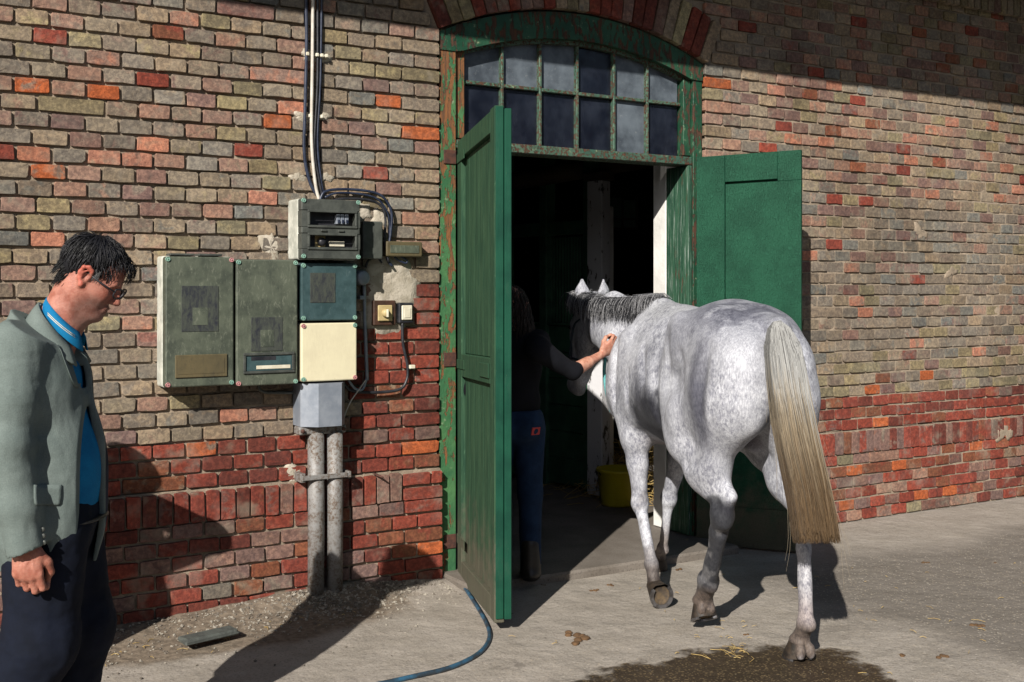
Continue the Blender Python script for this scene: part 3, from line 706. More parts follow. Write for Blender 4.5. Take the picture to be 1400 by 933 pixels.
# straw
q = at(897, 640, 8.4); mb = MB(); r = random.Random(5)
for k in range(1500):
    x, y = r.gauss(0, .26), r.gauss(0, .3); hgt = .62 * math.exp(-(x * x + y * y) / .16); z = .04 + r.uniform(.0, 1) * hgt
    p = Vector((q[0] + x, q[1] + y, z)); dd = Vector((r.gauss(0, 1), r.gauss(0, 1), r.gauss(0, .45))).normalized() * r.uniform(.04, .10)
    mb.tube([p - dd, p + dd * .2 + Vector((0, 0, r.uniform(-.01, .02))), p + dd], .0022, 3, caps=False)
tag(mb.build('straw_heap', M['straw']), 'heap of golden straw on the stable floor beside the bucket', 'straw', kind='stuff')

# ================================================================ ELECTRICAL FITTINGS ON THE WALL
GRP = 'electrical enclosures on the wall'
def rbx(x0, x1, y0, y1, z0, z1, rr=.012, n=4):
    """upright box with rounded vertical-plane corners, front at y0"""
    pts = []
    for cx_, cz_, a0 in ((x1 - rr, z1 - rr, 0), (x0 + rr, z1 - rr, 90), (x0 + rr, z0 + rr, 180), (x1 - rr, z0 + rr, 270)):
        for k in range(n + 1): t_ = R(a0 + 90 * k / n); pts.append((cx_ + rr * math.cos(t_), cz_ + rr * math.sin(t_)))
    m = len(pts); v = []; cx_, cz_ = (x0 + x1) / 2, (z0 + z1) / 2
    for ins, y in ((.006, y0), (.0015, y0 + .0025), (0, y0 + .007), (0, y1)):
        for x, z in pts: v.append((x + (ins if x < cx_ else -ins), y, z + (ins if z < cz_ else -ins)))
    f = [tuple(range(m))[::-1] if False else tuple(range(m))] + [tuple(3 * m + i for i in range(m))[::-1]]
    for k in range(3):
        for i in range(m): i2 = (i + 1) % m; f.append((k * m + i, (k + 1) * m + i, (k + 1) * m + i2, k * m + i2))
    return v, f
def screw(x, y, z, parent, pink=False):
    mb = MB(); v, f = lathe([(.001, .005), (.004, .005), (.0045, .002), (.007, .002), (.0095, .006), (.011, .003), (.011, -.006)], 14)
    o = link('screw', mesh('screw', [(a, -c, b) for a, b, c in v], f, M['screw_pink' if pink else 'screw'], True), parent, (x, y, z)); return o
def enclosure(x0, x1, z0, z1, dep, cov, label, screws, hdep=None):
    cx_, cz_ = (x0 + x1) / 2, z0
    o = thing('electrical_enclosure', label, 'electrical box', GRP, loc=(cx_, -.012, cz_)); w_, h_ = (x1 - x0), z1 - z0
    v, f = rbx(-w_ / 2, w_ / 2, -dep * .62, .012, 0, h_); link('housing', mesh('housing', v, f, M['housing'] if x0 < 1.3 or z1 > 1.9 else M['housing_dark']), o)
    v, f = rbx(-w_ / 2 + .003, w_ / 2 - .003, -dep, -dep * .62 - .001, .003, h_ - .003); link('cover', mesh('cover', v, f, cov), o)
    for sx, sz, pk in screws: screw(sx * (w_ / 2 - .014), -dep, (h_ - .016) if sz > 0 else .016, o, pk)
    return o, w_, h_
# 1: left, tall
e1, w_, h_ = enclosure(1.268, 1.588, 1.098, 1.700, .135, M['cover'], 'leftmost tall enclosure with a grimy cover and brown label window', [(-1, 1, 0), (1, 1, 1), (-1, -1, 1), (1, -1, 0)])
D1 = -.135
MB().box(-.115, .125, D1 - .008, D1 - .0005, .045, .150, b=.003).build('label_window', M['label'], e1)
MB().box(-.10, .11, D1 - .0095, D1 - .0085, .062, .132, b=.0008).build('label_card', M['brass'] if False else M['label'], e1)
MB().box(-.085, .085, D1 - .0025, D1 - .0003, .255, .465, b=.001).build('meter_face', M['dial'], e1)
MB().box(-.035, .035, D1 - .004, D1 - .0028, .285, .365, b=.001).build('meter_window', M['cover'], e1)
for x0 in (-.13, .0): MB().box(x0, x0 + .11, -.115, -.03, h_ + .001, h_ + .012, b=.003).build('top_hinge', M['housing_dark'], e1)
# 2
e2, w_, h_ = enclosure(1.594, 1.900, 1.090, 1.690, .135, M['cover'], 'second tall enclosure with a slotted window near its foot', [(-1, 1, 0), (1, 1, 0), (-1, -1, 1), (1, -1, 0)])
fr2 = MB()
for b_ in ((-.118, .132, .145, .158), (-.118, .132, .060, .072), (-.118, -.106, .0725, .1445), (.12, .132, .0725, .1445)): fr2.box(b_[0], b_[1], D1 - .009, D1 - .0005, b_[2], b_[3], b=.002)
fr2.build('window_frame', M['housing_dark'], e2)
MB().box(-.105, .119, D1 - .002, D1 - .0004, .073, .144).build('window_recess', M['cover_teal'], e2); MB().box(-.08, .04, D1 - .003, D1 - .0021, .122, .140).build('slot', M['black'], e2)
MB().box(-.055, .112, D1 - .0045, D1 - .0024, .080, .097, b=.001).build('paper_strip', M['cream'], e2)
MB().box(-.08, .075, D1 - .0025, D1 - .0003, .165, .325, b=.001).build('meter_face', M['dial'], e2); MB().box(-.035, .03, D1 - .004, D1 - .0028, .185, .265, b=.001).build('meter_window', M['cover'], e2)
# 3 teal square, 4 cream square
e3, w_, h_ = enclosure(1.912, 2.206, 1.392, 1.678, .135, M['cover_teal'], 'square enclosure with a dark teal cover above the cream one', [(-1, 1, 0), (1, 1, 0), (-1, -1, 0), (1, -1, 0)])
MB().box(-.10, .03, D1 - .0025, D1 - .0003, .09, .235, b=.001).build('meter_face', M['dial'], e3)
e4, w_, h_ = enclosure(1.912, 2.206, 1.097, 1.386, .135, M['cover_cream'], 'square enclosure with a clean cream lid', [(-1, 1, 1), (1, 1, 0), (-1, -1, 0), (1, -1, 1)])
# 5 upper box with two windows
x0, x1, z0, z1 = 1.90, 2.205, 1.690, 1.985; dep = .175
e5 = thing('electrical_enclosure', 'upper fuse box with two open dark windows, on top of the stack', 'electrical box', GRP, loc=((x0 + x1) / 2, -.012, z0)); w_, h_ = x1 - x0, z1 - z0
v, f = rbx(-w_ / 2, w_ / 2, -dep * .7, .012, 0, h_); link('housing', mesh('housing', v, f, M['housing']), e5)
mb = MB(); W = w_ / 2 - .002
zz = [0.003, .052, .125, .158, .236, h_ - .003]
for a, b in ((0, 1), (2, 3), (4, 5)): mb.box(-W, W, -dep, -dep * .7 - .001, zz[a], zz[b], b=.004)
for a, b in ((1, 2), (3, 4)):
    mb.box(-W, -W + .035, -dep, -dep * .7 - .001, zz[a] + .0005, zz[b] - .0005, b=.0); mb.box(W - .022, W, -dep, -dep * .7 - .001, zz[a] + .0005, zz[b] - .0005, b=.0)
mb.build('cover', M['housing_dark'], e5)
for a, b in ((1, 2), (3, 4)):
    m2 = MB(); X0, X1 = -W + .035, W - .022
    for q_ in ((X0 - .006, X1 + .006, zz[b] - .008, zz[b] + .004), (X0 - .006, X1 + .006, zz[a] - .004, zz[a] + .008), (X0 - .006, X0 + .006, zz[a] + .0085, zz[b] - .0085), (X1 - .006, X1 + .006, zz[a] + .0085, zz[b] - .0085)): m2.box(q_[0], q_[1], -dep - .007, -dep - .0005, q_[2], q_[3], b=.002)
    m2.build('window_frame', M['housing_dark'], e5)
    MB().box(X0, X1, -dep * .7 - .003, -dep * .7 - .0012, zz[a] + .001, zz[b] - .001).build('window_back', M['black'], e5)
for k in range(3):
    MB().box(.035 + k * .022, .054 + k * .022, -dep * .7 - .035, -dep * .7 - .004, .175, .222, b=.002).build('fuse', M['hood'], e5)
    MB().box(.039 + k * .022, .050 + k * .022, -dep * .7 - .042, -dep * .7 - .036, .180, .196, b=.001).build('fuse_switch', M['navy_cable'], e5)
v, f = lathe([(.001, .03), (.018, .03), (.02, .02), (.02, 0)], 16); link('rotary_knob', mesh('rotary_knob', [(a, -c, b) for a, b, c in v], f, M['black'], True), e5, (-.035, -dep * .7 - .004, .088))
MB().box(-.065, -.012, -dep * .7 - .0035, -dep * .7 - .003, .063, .118).build('knob_plate', M['brass'], e5)
MB().box(.005, .085, -dep * .7 - .014, -dep * .7 - .0031, .066, .092, b=.002).build('terminal_strip', M['cream'], e5)
for sx in (-1, 1):
    for z in (.016, h_ - .012): screw(sx * (W - .010), -dep, z, e5)
MB().box(-.055, -.025, -dep - .008, -dep - .001, zz[3] - .022, zz[3] - .012, b=.002).build('latch', M['housing_dark'], e5); MB().box(.035, .065, -dep - .008, -dep - .001, zz[3] - .022, zz[3] - .012, b=.002).build('latch', M['housing_dark'], e5)
# small side box in shadow, olive cover plate
e6 = thing('junction_box', 'small flat olive junction box crossed by cables, right of the fuse box', 'junction box', loc=(2.50, -.012, 1.715))
v, f = rbx(-.10, .105, -.05, .012, 0, .078, .008); link('body', mesh('body', v, f, M['label']), e6); MB().box(-.078, .085, -.053, -.0505, .018, .058, b=.001).build('plate', M['cover'], e6)
e7 = thing('junction_box', 'dark junction box in the shadow beside the fuse box', 'junction box', loc=(2.315, -.012, 1.70)); v, f = rbx(-.055, .055, -.075, .012, 0, .19, .008); link('body', mesh('body', v, f, M['housing_dark']), e7)
# round sensor on a conduit
e8 = thing('round_junction_box', 'round grey box on top of the thin grey conduit', 'junction box', loc=(2.272, -.02, 1.605))
v, f = lathe([(.001, .052), (.030, .052), (.036, .046), (.038, .03), (.038, -.01)], 28); link('drum', mesh('drum', [(a, -c, b) for a, b, c in v], f, M['hood'], True), e8)
cz = lambda name, pts, r_, m_, lab, n=8, parent=None: tag(MB().tube(spline(pts, 8) if len(pts) > 2 else pts, r_, n).build(name, m_, parent, True), lab, 'cable' if 'cable' in name else 'conduit' if 'conduit' in name else None)
def W(px, py, Y): q = onwall(px, py, Y); return tuple(q)
c8 = cz('thin_conduit', [W(498, 388, -.03), W(499, 440, -.03), W(502, 520, -.03)], .0095, M['hood'], 'thin grey conduit running down from the round box')
MB().box(2.262, 2.292, -.045, -.008, 1.495, 1.515, b=.003).build('clip', M['hood'], c8)
tag(cz('looped_cable', [W(502, 515, -.03), W(496, 532, -.035), W(486, 532, -.035), W(476, 520, -.03)], .007, M['hood'], 'grey cable looping under the thin conduit'), cat='cable')
# switches
s1 = thing('rotary_switch', 'yellowed rotary switch on a brown wooden block', 'switch', loc=(2.405, -.012, 1.362))
MB().box(-.062, .062, -.022, .01, 0, .128, b=.004).build('backing_block', M['brownwood'], s1); MB().box(-.042, .038, -.034, -.0225, .022, .104, b=.004).build('plate', M['brass'], s1)
v, f = lathe([(.001, .018), (.017, .018), (.02, .012), (.022, 0)], 18); k_ = link('dial', mesh('dial', [(a, -c, b) for a, b, c in v], f, M['brass'], True), s1, (-.002, -.0345, .063)); MB().box(-.005, .005, -.032, -.0185, -.020, .020, b=.002).build('lever', M['cream'], k_)
s2 = thing('light_switch', 'cream rocker switch in a dark frame beside the rotary switch', 'switch', loc=(2.523, -.012, 1.370))
MB().box(-.042, .042, -.030, .01, 0, .108, b=.006).build('frame', M['black'], s2); MB().box(-.030, .030, -.040, -.0305, .018, .094, b=.004).build('rocker', M['cream'], s2); MB().box(-.018, .018, -.043, -.0405, .030, .080, b=.002).build('button', M['cream'], s2)
cz('switch_cable', [W(550, 441, -.03), W(551, 470, -.03), W(557, 500, -.03), W(556, 520, -.032), W(545, 533, -.034), W(510, 537, -.034), W(480, 534, -.03), W(470, 524, -.03)], .008, M['black'], 'black cable from the rocker switch curving down to the left')
tag(MB().box(2.540, 2.572, -.048, -.018, 1.135, 1.155, b=.003).build('cable_clip', M['cream']), 'white cable clip on the switch cable', 'clip')
# cable hood and two pipes down into the ground
hd = thing('cable_hood', 'grey sheet steel hood between the enclosures and the pipes', 'cable hood', loc=(2.04, -.012, .85))
m2 = MB(); prof = [(-.115, .01), (-.115, -.095), (-.045, -.155), (.075, -.155), (.112, -.10), (.112, .01)]
v = [(x, y, z) for z in (.03, .24) for x, y in prof]; n = 6
m2.add(v, [tuple(range(n)), tuple(range(n, 2 * n))[::-1]] + [(i, i + n, (i + 1) % n + n, (i + 1) % n) for i in range(n)]).build('sheet', M['hood'], hd)
MB().box(-.122, .122, -.10, -.02, -.012, .028, b=.006).build('clamp_plate', M['galv'], hd)
for x in (-.105, .105):
    v, f = lathe([(.001, .012), (.009, .012), (.010, .0), (.010, -.002)], 8); link('bolt', mesh('bolt', [(a, -c, b) for a, b, c in v], f, M['rust'], True), hd, (x, -.1, .008))
for i, (x, lab, z1) in enumerate(((2.012, 'left galvanised pipe of the pair below the cable hood', .845), (2.110, 'right galvanised pipe of the pair below the cable hood', .845))):
    o = tag(MB().tube([(x, -.085, -.03), (x + .002, -.085, .45), (x, -.085, z1)], .0405, 24).build('metal_pipe', M['galv'], None, True), lab, 'pipe', 'galvanised pipes under the cable hood')
ps = thing('pipe_clamp', 'flat steel clamp holding both pipes to the wall', 'clamp', loc=(2.06, -.085, .632))
MB().box(-.135, .10, -.050, -.0425, -.012, .012, b=.002).build('strap', M['galv'], ps); MB().box(-.14, -.115, -.0415, .05, -.022, .022, b=.003).build('bracket', M['galv'], ps); MB().box(.102, .122, -.045, .05, -.016, .016, b=.003).build('bracket', M['galv'], ps)
# cables coming down the wall
top = [(418, -20), (419, 60), (417, 150), (416, 210), (424, 250), (437, 272)]
cz('black_cable', [W(x, y, -.02) for x, y in top], .0085, M['navy_cable'], 'leftmost dark cable running down the wall above the fuse box')
cz('white_cable', [W(x, y, -.028) for x, y in ((428, -20), (427, 90), (426, 190), (431, 250), (437, 276))], .0085, M['white_cable'], 'dusty white cable between the dark ones above the fuse box')
cz('black_cable', [W(x, y, -.022) for x, y in ((434, -20), (434, 110), (430, 200), (436, 245), (442, 275))], .0065, M['black'], 'thin black cable touching the white one on its right')
cz('black_cable', [W(x, y, -.018) for x, y in ((440, -20), (438, 110), (434, 190), (438, 240), (444, 276))], .006, M['navy_cable'], 'rightmost dark cable running down the wall above the fuse box')
cz('black_cable', [W(x, y, -.035) for x, y in ((437, 274), (445, 262), (470, 259), (505, 262), (524, 270), (535, 290), (534, 320), (529, 352), (536, 364))], .007, M['navy_cable'], 'upper dark cable arching right from the fuse box down over the olive box')
cz('black_cable', [W(x, y, -.045) for x, y in ((450, 276), (470, 272), (505, 274), (522, 283), (527, 300), (526, 330), (531, 358))], .007, M['black'], 'middle dark cable arching over the olive box')
cz('black_cable', [W(x, y, -.03) for x, y in ((444, 270), (462, 264), (495, 266), (518, 274), (531, 296), (533, 330), (540, 352), (554, 360), (556, 356), (546, 350))], .0055, M['navy_cable'], 'thin dark cable ending in a loose loop below the olive box')
cz('black_cable', [W(x, y, -.03) for x, y in ((500, 366), (504, 356), (516, 353), (522, 360))], .006, M['black'], 'short dark cable curling above the round box')
cz('white_cable', [W(x, y, -.04) for x, y in ((500, 520), (490, 534), (478, 552), (468, 580), (463, 620), (461, 700), (460, 790), (459, 826))], .0035, M['white_cable'], 'thin pale wire hanging to the ground right of the pipes')
cz('black_cable', [W(x, y, -.04) for x, y in ((354, 527), (356, 534), (368, 537), (402, 537))], .008, M['housing_dark'], 'short grey cable under the second enclosure')
g = thing('cable_clip', 'white cable clips on the cables at mid height of the wall', 'clip', loc=tuple(W(430, 77, 0)))
for x in (-.055, -.005, .02, .045): MB().box(x, x + .016, -.036, .004, -.008, .010, b=.003).build('clip', M['cream'], g)
g = thing('cable_clip', 'lower white cable clips above the fuse box', 'clip', loc=tuple(W(428, 160, 0)))
for x in (-.03, .03): MB().box(x, x + .014, -.034, .004, -.008, .010, b=.003).build('clip', M['cream'], g)
# rusty nail / hook on the rowlock ledge
tag(MB().tube([W(511, 648, .0), W(516, 650, -.05), W(524, 653, -.09)], [.008, .007, .004], 6).build('wall_hook', M['rust'], None, True), 'broken rusty hook sticking out above the upright bricks', 'hook')

# ================================================================ THINGS ON THE GROUND
def G(px, py, z=0.0): return tuple(onground(px, py, z))
cz('garden_hose', [G(632, 799, .02), G(645, 818, .012), G(664, 850, .010), G(669, 872, .010), G(655, 893, .010), G(618, 912, .010), G(570, 924, .010), G(505, 938, .010), G(420, 952, .010)], .0098, M['hose'], 'thin blue and black hose snaking from the door post', 10)
bpy.data.objects['garden_hose']['category'] = 'hose'
a, b = onground(248, 890), onground(320, 873); d = b - a
pl = MB().box(0, float(np.hypot(d[0], d[1])), -.045, .045, .028, .052, b=.006)
r = random.Random(4); pl.v = [(x + r.uniform(-.008, .008), y + r.uniform(-.006, .006), z + r.uniform(-.003, .003)) for x, y, z in pl.v]
o = pl.build('slate_slab', M['slate'], None, loc=(a[0], a[1], 0), rot=(0, 0, math.atan2(d[1], d[0]))); tag(o, 'small grey slab lying in the dirt at the wall foot', 'slab')
def pebbles(name, n, fn, smin, smax, mat_, label, cat, seed):
    r = random.Random(seed); mb = MB()
    for _ in range(n):
        x, y = fn(r); s = smin + (smax - smin) * r.random() ** 3; z = gz(x, y) + s * .15
        rot = r.uniform(0, 3.14); v = []
        for (a_, b_, c_) in ((1, 0, 0), (-1, 0, 0), (0, 1, 0), (0, -1, 0), (0, 0, .7), (0, 0, -.7), (.6, .6, .35), (-.6, .6, .3), (.6, -.6, .35), (-.6, -.6, .3)):
            k = s * r.uniform(.75, 1.25); v.append((x + k * (a_ * math.cos(rot) - b_ * .7 * math.sin(rot)), y + k * (a_ * math.sin(rot) + b_ * .7 * math.cos(rot)), z + k * c_))
        f = [(0, 6, 4), (6, 2, 4), (2, 7, 4), (7, 1, 4), (1, 9, 4), (9, 3, 4), (3, 8, 4), (8, 0, 4), (0, 2, 6), (2, 1, 7), (1, 3, 9), (3, 0, 8), (0, 5, 2), (2, 5, 1), (1, 5, 3), (3, 5, 0)]
        mb.add(v, f)
    tag(mb.build(name, mat_), label, cat, kind='stuff')
pebbles('gravel', 2600, lambda r: (min(2.70, r.gauss(2.12, .34)), -.055 - abs(r.gauss(0, .15))), .0025, .012, M['pebble'], 'loose gravel heaped at the foot of the pipes', 'gravel', 1)
pebbles('gravel', 1300, lambda r: (r.uniform(.6, 2.3), -.05 - abs(r.gauss(0, .28))), .002, .010, M['pebble'], 'scattered grit along the foot of the wall', 'gravel', 2)
pebbles('gravel', 1100, lambda r: (r.uniform(1.2, 7.5), -.1 - 3.0 * r.random()), 0.0010, .0030, M['pebble'], 'fine grit scattered over the yard', 'gravel', 3)
mb = MB(); r = random.Random(9)
def straws(n, cx_, cy_, sx, sy, l0, l1):
    for _ in range(n):
        x, y = r.gauss(cx_, sx), r.gauss(cy_, sy); t_ = r.uniform(0, 3.14); l_ = r.uniform(l0, l1); dx, dy = math.cos(t_) * l_, math.sin(t_) * l_; b_ = r.uniform(-.2, .2)
        mb.tube([(x, y, .008), (x + dx * .5 - dy * b_, y + dy * .5 + dx * b_, .012), (x + dx, y + dy, .008)], r.uniform(.0008, .0016), 4, caps=False)
q = onground(1010, 895); straws(16, q[0], q[1], .07, .05, .02, .12); q = onground(1000, 870); straws(10, q[0], q[1], .10, .08, .01, .05); straws(40, 4.0, -1.4, 1.1, .8, .006, .035); straws(50, 1.3, -.3, .5, .15, .01, .05)
q = onground(1300, 860); straws(14, q[0], q[1], .3, .2, .02, .07)
tag(mb.build('straw_bits', M['straw']), 'bits of straw and chaff scattered over the yard', 'straw', kind='stuff')
mb = MB(); r = random.Random(12)
for (px, py, s) in ((785, 868, .022), (793, 874, .026), (788, 880, .018), (812, 808, .012), (836, 800, .010), (1335, 857, .02), (1230, 896, .012), (1290, 898, .014), (930, 779, .012), (1265, 770, .012), (1020, 868, .008), (1360, 770, .008), (745, 800, .008), (700, 840, .007)):
    x, y, _ = G(px, py)
    for k in range(4):
        v, f = lathe([(.001, s * .55), (s * .5, s * .45), (s * .8, s * .2), (s * .7, -.002)], 7); ox, oy = r.gauss(0, s * .9), r.gauss(0, s * .6)
        mb.add([(x + ox + a * r.uniform(.8, 1.2), y + oy + b * r.uniform(.8, 1.2), c) for a, b, c in v], f)
tag(mb.build('manure_crumbs', M['manure'], None, True), 'dark crumbs of dung on the paving', 'manure', kind='stuff')
# ================================================================ BODIES: distance fields blended into one skin
class SDF:
    def __init__(s, lo, hi, res):
        s.lo = np.array(lo, float); s.res = res; s.n = np.ceil((np.array(hi) - s.lo) / res).astype(int) + 1
        s.f = np.full(s.n, .2, np.float32)
    def _win(s, lo, hi, pad):
        a = np.clip(np.floor((np.array(lo) - pad - s.lo) / s.res).astype(int), 0, s.n - 1); b = np.clip(np.ceil((np.array(hi) + pad - s.lo) / s.res).astype(int) + 1, 1, s.n)
        if np.any(b <= a): return None, None
        sl = tuple(slice(x, y) for x, y in zip(a, b))
        ax = [s.lo[k] + s.res * np.arange(a[k], b[k]) for k in range(3)]
        return sl, np.stack(np.meshgrid(*ax, indexing='ij'), -1).astype(np.float32)
    def _put(s, sl, d, k, sub=False):
        a = s.f[sl]
        if sub: h = np.maximum(k - np.abs(a + d), 0) / k; s.f[sl] = np.maximum(a, -d) + h * h * k * .25
        else: h = np.maximum(k - np.abs(a - d), 0) / k; s.f[sl] = np.minimum(a, d) - h * h * k * .25
    def ell(s, c, r, k=.03, rot=None, sub=False):
        c = np.array(c, float); r = np.array(r, float); R_ = np.array(rot) if rot is not None else np.eye(3)
        ext = np.abs(R_.T * r[:, None] if False else (R_ * r[None, :])).sum(1)
        sl, P = s._win(c - ext, c + ext, k + 2 * s.res)
        if sl is None: return s
        q = (P - c) @ R_                                  # columns of R_ are the axes
        k0 = np.sqrt(((q / r) ** 2).sum(-1)) + 1e-9; k1 = np.sqrt(((q / r ** 2) ** 2).sum(-1)) + 1e-9
        s._put(sl, k0 * (k0 - 1) / k1, k, sub); return s
    def cone(s, p0, p1, r0, r1, k=.03, flat=None, fs=1.0, sub=False):
        p0 = np.array(p0, float); p1 = np.array(p1, float); rm = max(r0, r1) * max(1, fs)
        sl, P = s._win(np.minimum(p0, p1) - rm, np.maximum(p0, p1) + rm, k + 2 * s.res)
        if sl is None: return s
        ba = p1 - p0; L = ba @ ba + 1e-12; t = np.clip(((P - p0) @ ba) / L, 0, 1)
        q = P - p0 - t[..., None] * ba
        if flat is not None:
            fl = np.array(flat, float); fl = fl / np.linalg.norm(fl); c_ = q @ fl
            q = q - c_[..., None] * fl * (1 - 1 / fs)
        d = np.sqrt((q * q).sum(-1)) - (r0 + (r1 - r0) * t)
        if flat is not None and fs < 1: d = d * max(fs, .4)
        s._put(sl, d, k, sub); return s
    def path(s, pts, rs, k=.03, flat=None, fs=1.0):
        for a, b, ra, rb in zip(pts[:-1], pts[1:], rs[:-1], rs[1:]): s.cone(a, b, ra, rb, k, flat, fs)
        return s
    def warp(s, fn):                                      # add a displacement given by fn(P) near the skin
        sl, P = s._win(s.lo, s.lo + s.n * s.res, 0)
        m = np.abs(s.f) < .05; s.f[m] += fn(P[m]).astype(np.float32); return s
    def mesh(s, name, mat=None, smooth_it=1):
        g = openvdb.FloatGrid(.05); g.copyFromArray(np.clip(s.f, -.05, .05).astype(np.float32)); 
        pts, tris, quads = g.convertToPolygons(isovalue=0.0, adaptivity=0.0) if hasattr(g, 'convertToPolygons') else (*g.convertToQuads(0.0), None)[:3]
        if quads is None: quads = tris; tris = np.zeros((0, 3), int)
        v = pts * s.res + s.lo
        quads = np.asarray(quads)[:, ::-1]; tris = np.asarray(tris)[:, ::-1]
        me = bpy.data.meshes.new(name); nq, ntr = len(quads), len(tris)
        me.vertices.add(len(v)); me.vertices.foreach_set('co', v.astype(np.float32).ravel())
        loops = np.concatenate([quads.ravel(), tris.ravel()]).astype(np.int32); me.loops.add(len(loops)); me.loops.foreach_set('vertex_index', loops)
        me.polygons.add(nq + ntr); st = np.concatenate([np.arange(nq) * 4, nq * 4 + np.arange(ntr) * 3]).astype(np.int32)
        me.polygons.foreach_set('loop_start', st); me.polygons.foreach_set('use_smooth', np.ones(nq + ntr, bool)); me.update(calc_edges=True); me.validate()
        if mat: me.materials.append(mat)
        co = np.empty(len(me.vertices) * 3, np.float32); me.vertices.foreach_get('co', co); return me, co.reshape(-1, 3)
def rotm(ax, ay=0, az=0):
    return np.array((Matrix.Rotation(az, 3, 'Z') @ Matrix.Rotation(ay, 3, 'Y') @ Matrix.Rotation(ax, 3, 'X')))
# ================================================================ HORSE (x forward, y to its left, z up)
HA = R(15.0); HO = np.array([3.654, -.737, 0.0])
horse = thing('horse', 'dappled grey horse with one hind foot planted, walking head first into the dark doorway', 'horse', loc=tuple(HO), rz=R(90) - HA)
hh = np.array([math.sin(HA), math.cos(HA), 0]); hl = np.array([-math.cos(HA), math.sin(HA), 0])
def hw(q): q = np.array(q, float); return HO + hh * q[0] + hl * q[1] + VU * q[2]
def hloc(p): p = np.array(p, float) - HO; return np.array([p @ hh, p @ hl, p[2]])
S = SDF((-1.55, -.42, -.02), (1.12, .48, 1.72), .0085)
# trunk
S.ell((-.36, 0.01, 1.09), (.62, .265, .325), .06)
S.ell((-.58, .01, 1.05), (.40, .255, .24), .08)
S.ell((.02, 0, 1.08), (.34, .235, .33), .08)
S.ell((.20, 0, 1.03), (.17, .20, .22), .08)
S.cone((.06, 0, 1.43), (-.20, 0, 1.38), .055, .07, .10)
S.cone((.02, 0, 1.30), (-.30, 0, 1.28), .14, .14, .1)
S.cone((-.30, 0, 1.26), (-.75, 0, 1.32), .165, .16, .10)
for sy in (1, -.62):
    S.ell((-.86, .11 * sy, 1.31), (.27, .15, .17), .07)
    S.ell((-.70, .20 * sy, 1.30), (.11, .07, .11), .10)                      # point of hip
    S.ell((-1.00, .145 * sy, 1.14), (.24, .145, .27), .06)
    S.ell((-1.13, .105 * sy, 1.16), (.13, .105, .22), .05)                   # buttock
    S.ell((.10, .165 * sy, 1.10), (.17, .085, .26), .05, rotm(0, -.45, 0))    # shoulder blade muscle
    S.ell((-.06, .185 * sy, .98), (.15, .07, .13), .05)                       # triceps
    S.ell((.25, .11 * sy, .98), (.09, .09, .13), .05)                         # breast
S.cone((-.75, 0, 1.36), (-1.05, 0, 1.34), .12, .10, .08)
S.cone((-1.05, 0, 1.36), (-1.19, 0, 1.385), .075, .042, .05)
S.cone((-1.19, 0, 1.385), (-1.27, 0, 1.30), .042, .034, .03)
S.ell((-.62, .07, .84), (.07, .05, .06), .05); 
S.cone((-.98, -.01, .98), (-.93, -.01, .88), .05, .045, .04)                    # sheath region
# neck, turned a little to the left
HP = hloc(at(809, 419, 6.66))
neck = [(.10, .0, 1.20), tuple(HP * .30 + np.array((.10, 0, 1.22)) * .70 + (0, -.01, .02)), tuple(HP * .65 + np.array((.10, 0, 1.22)) * .35 + (0, -.005, .015)), tuple(HP + (-.06, -.02, -.045))]
S.path(neck, [.23, .165, .118, .092], .06, flat=(0.25, -1, 0), fs=.50)
CR = [np.array((.02, 0, 1.435)), np.array((.30, HP[1] * .25, 1.415)), np.array((.60, HP[1] * .62, 1.415)), HP + (-.02, 0, .0)]
S.path(CR, [.05, .042, .040, .040], .06)
# head
hd_ = R(4)
hf = np.array([math.cos(hd_), math.sin(hd_), 0]); hs = np.array([-math.sin(hd_), math.cos(hd_), 0]); pt = R(26)
ha = -VU * math.cos(pt) + hf * math.sin(pt); hfr = hf * math.cos(pt) + VU * math.sin(pt)
def H(a, f_, s_=0): return HP + (ha * a + hfr * f_ + hs * s_) * 1.02
HR = np.stack([ha, hfr, hs], 1)
S.cone(H(.02, .0), H(.20, .02), .078, .082, .05); S.cone(H(.20, .025), H(.50, .0), .078, .050, .04, flat=hs, fs=.9)
S.cone(H(-.01, -.03), H(.06, .02), .075, .07, .05)
for sy in (1, -1):
    S.ell(H(.17, -.085, .048 * sy), (.115, .085, .038), .025, HR); S.cone(H(.24, -.10, .035 * sy), H(.45, -.055, .02 * sy), .035, .024, .03)
    S.ell(H(.155, .035, .073 * sy), (.032, .026, .020), .02, HR); S.ell(H(.13, .05, .065 * sy), (.035, .02, .02), .02, HR)
    S.cone(H(.22, .0, .062 * sy), H(.36, -.005, .045 * sy), .014, .010, .02)
    S.ell(H(.525, .01, .028 * sy), (.03, .025, .018), .015, HR); S.ell(H(.54, .012, .040 * sy), (.013, .010, .008), .006, HR, sub=True)
    b = H(-.035, -.015, .055 * sy); tp = b + VU * .128 + hs * .012 * sy + hf * .015; mid = b * .55 + tp * .45 + hs * .008 * sy
    S.cone(b, mid, .024, .036, .015, flat=hf * .8 - hs * sy * .5, fs=.6); S.cone(mid, tp, .036, .006, .012, flat=hf * .8 - hs * sy * .5, fs=.6)
    S.cone(mid + hf * .022 - hs * .006 * sy, tp + hf * .012 - VU * .02, .014, .004, .012, sub=True)
S.ell(H(.525, -.02), (.05, .055, .048), .03, HR); S.cone(H(.46, -.06), H(.53, -.055), .03, .026, .03)
S.cone(H(.06, -.09), tuple(np.array((.42, .08, 1.25))), .078, .12, .09, flat=hs, fs=.8)        # throat
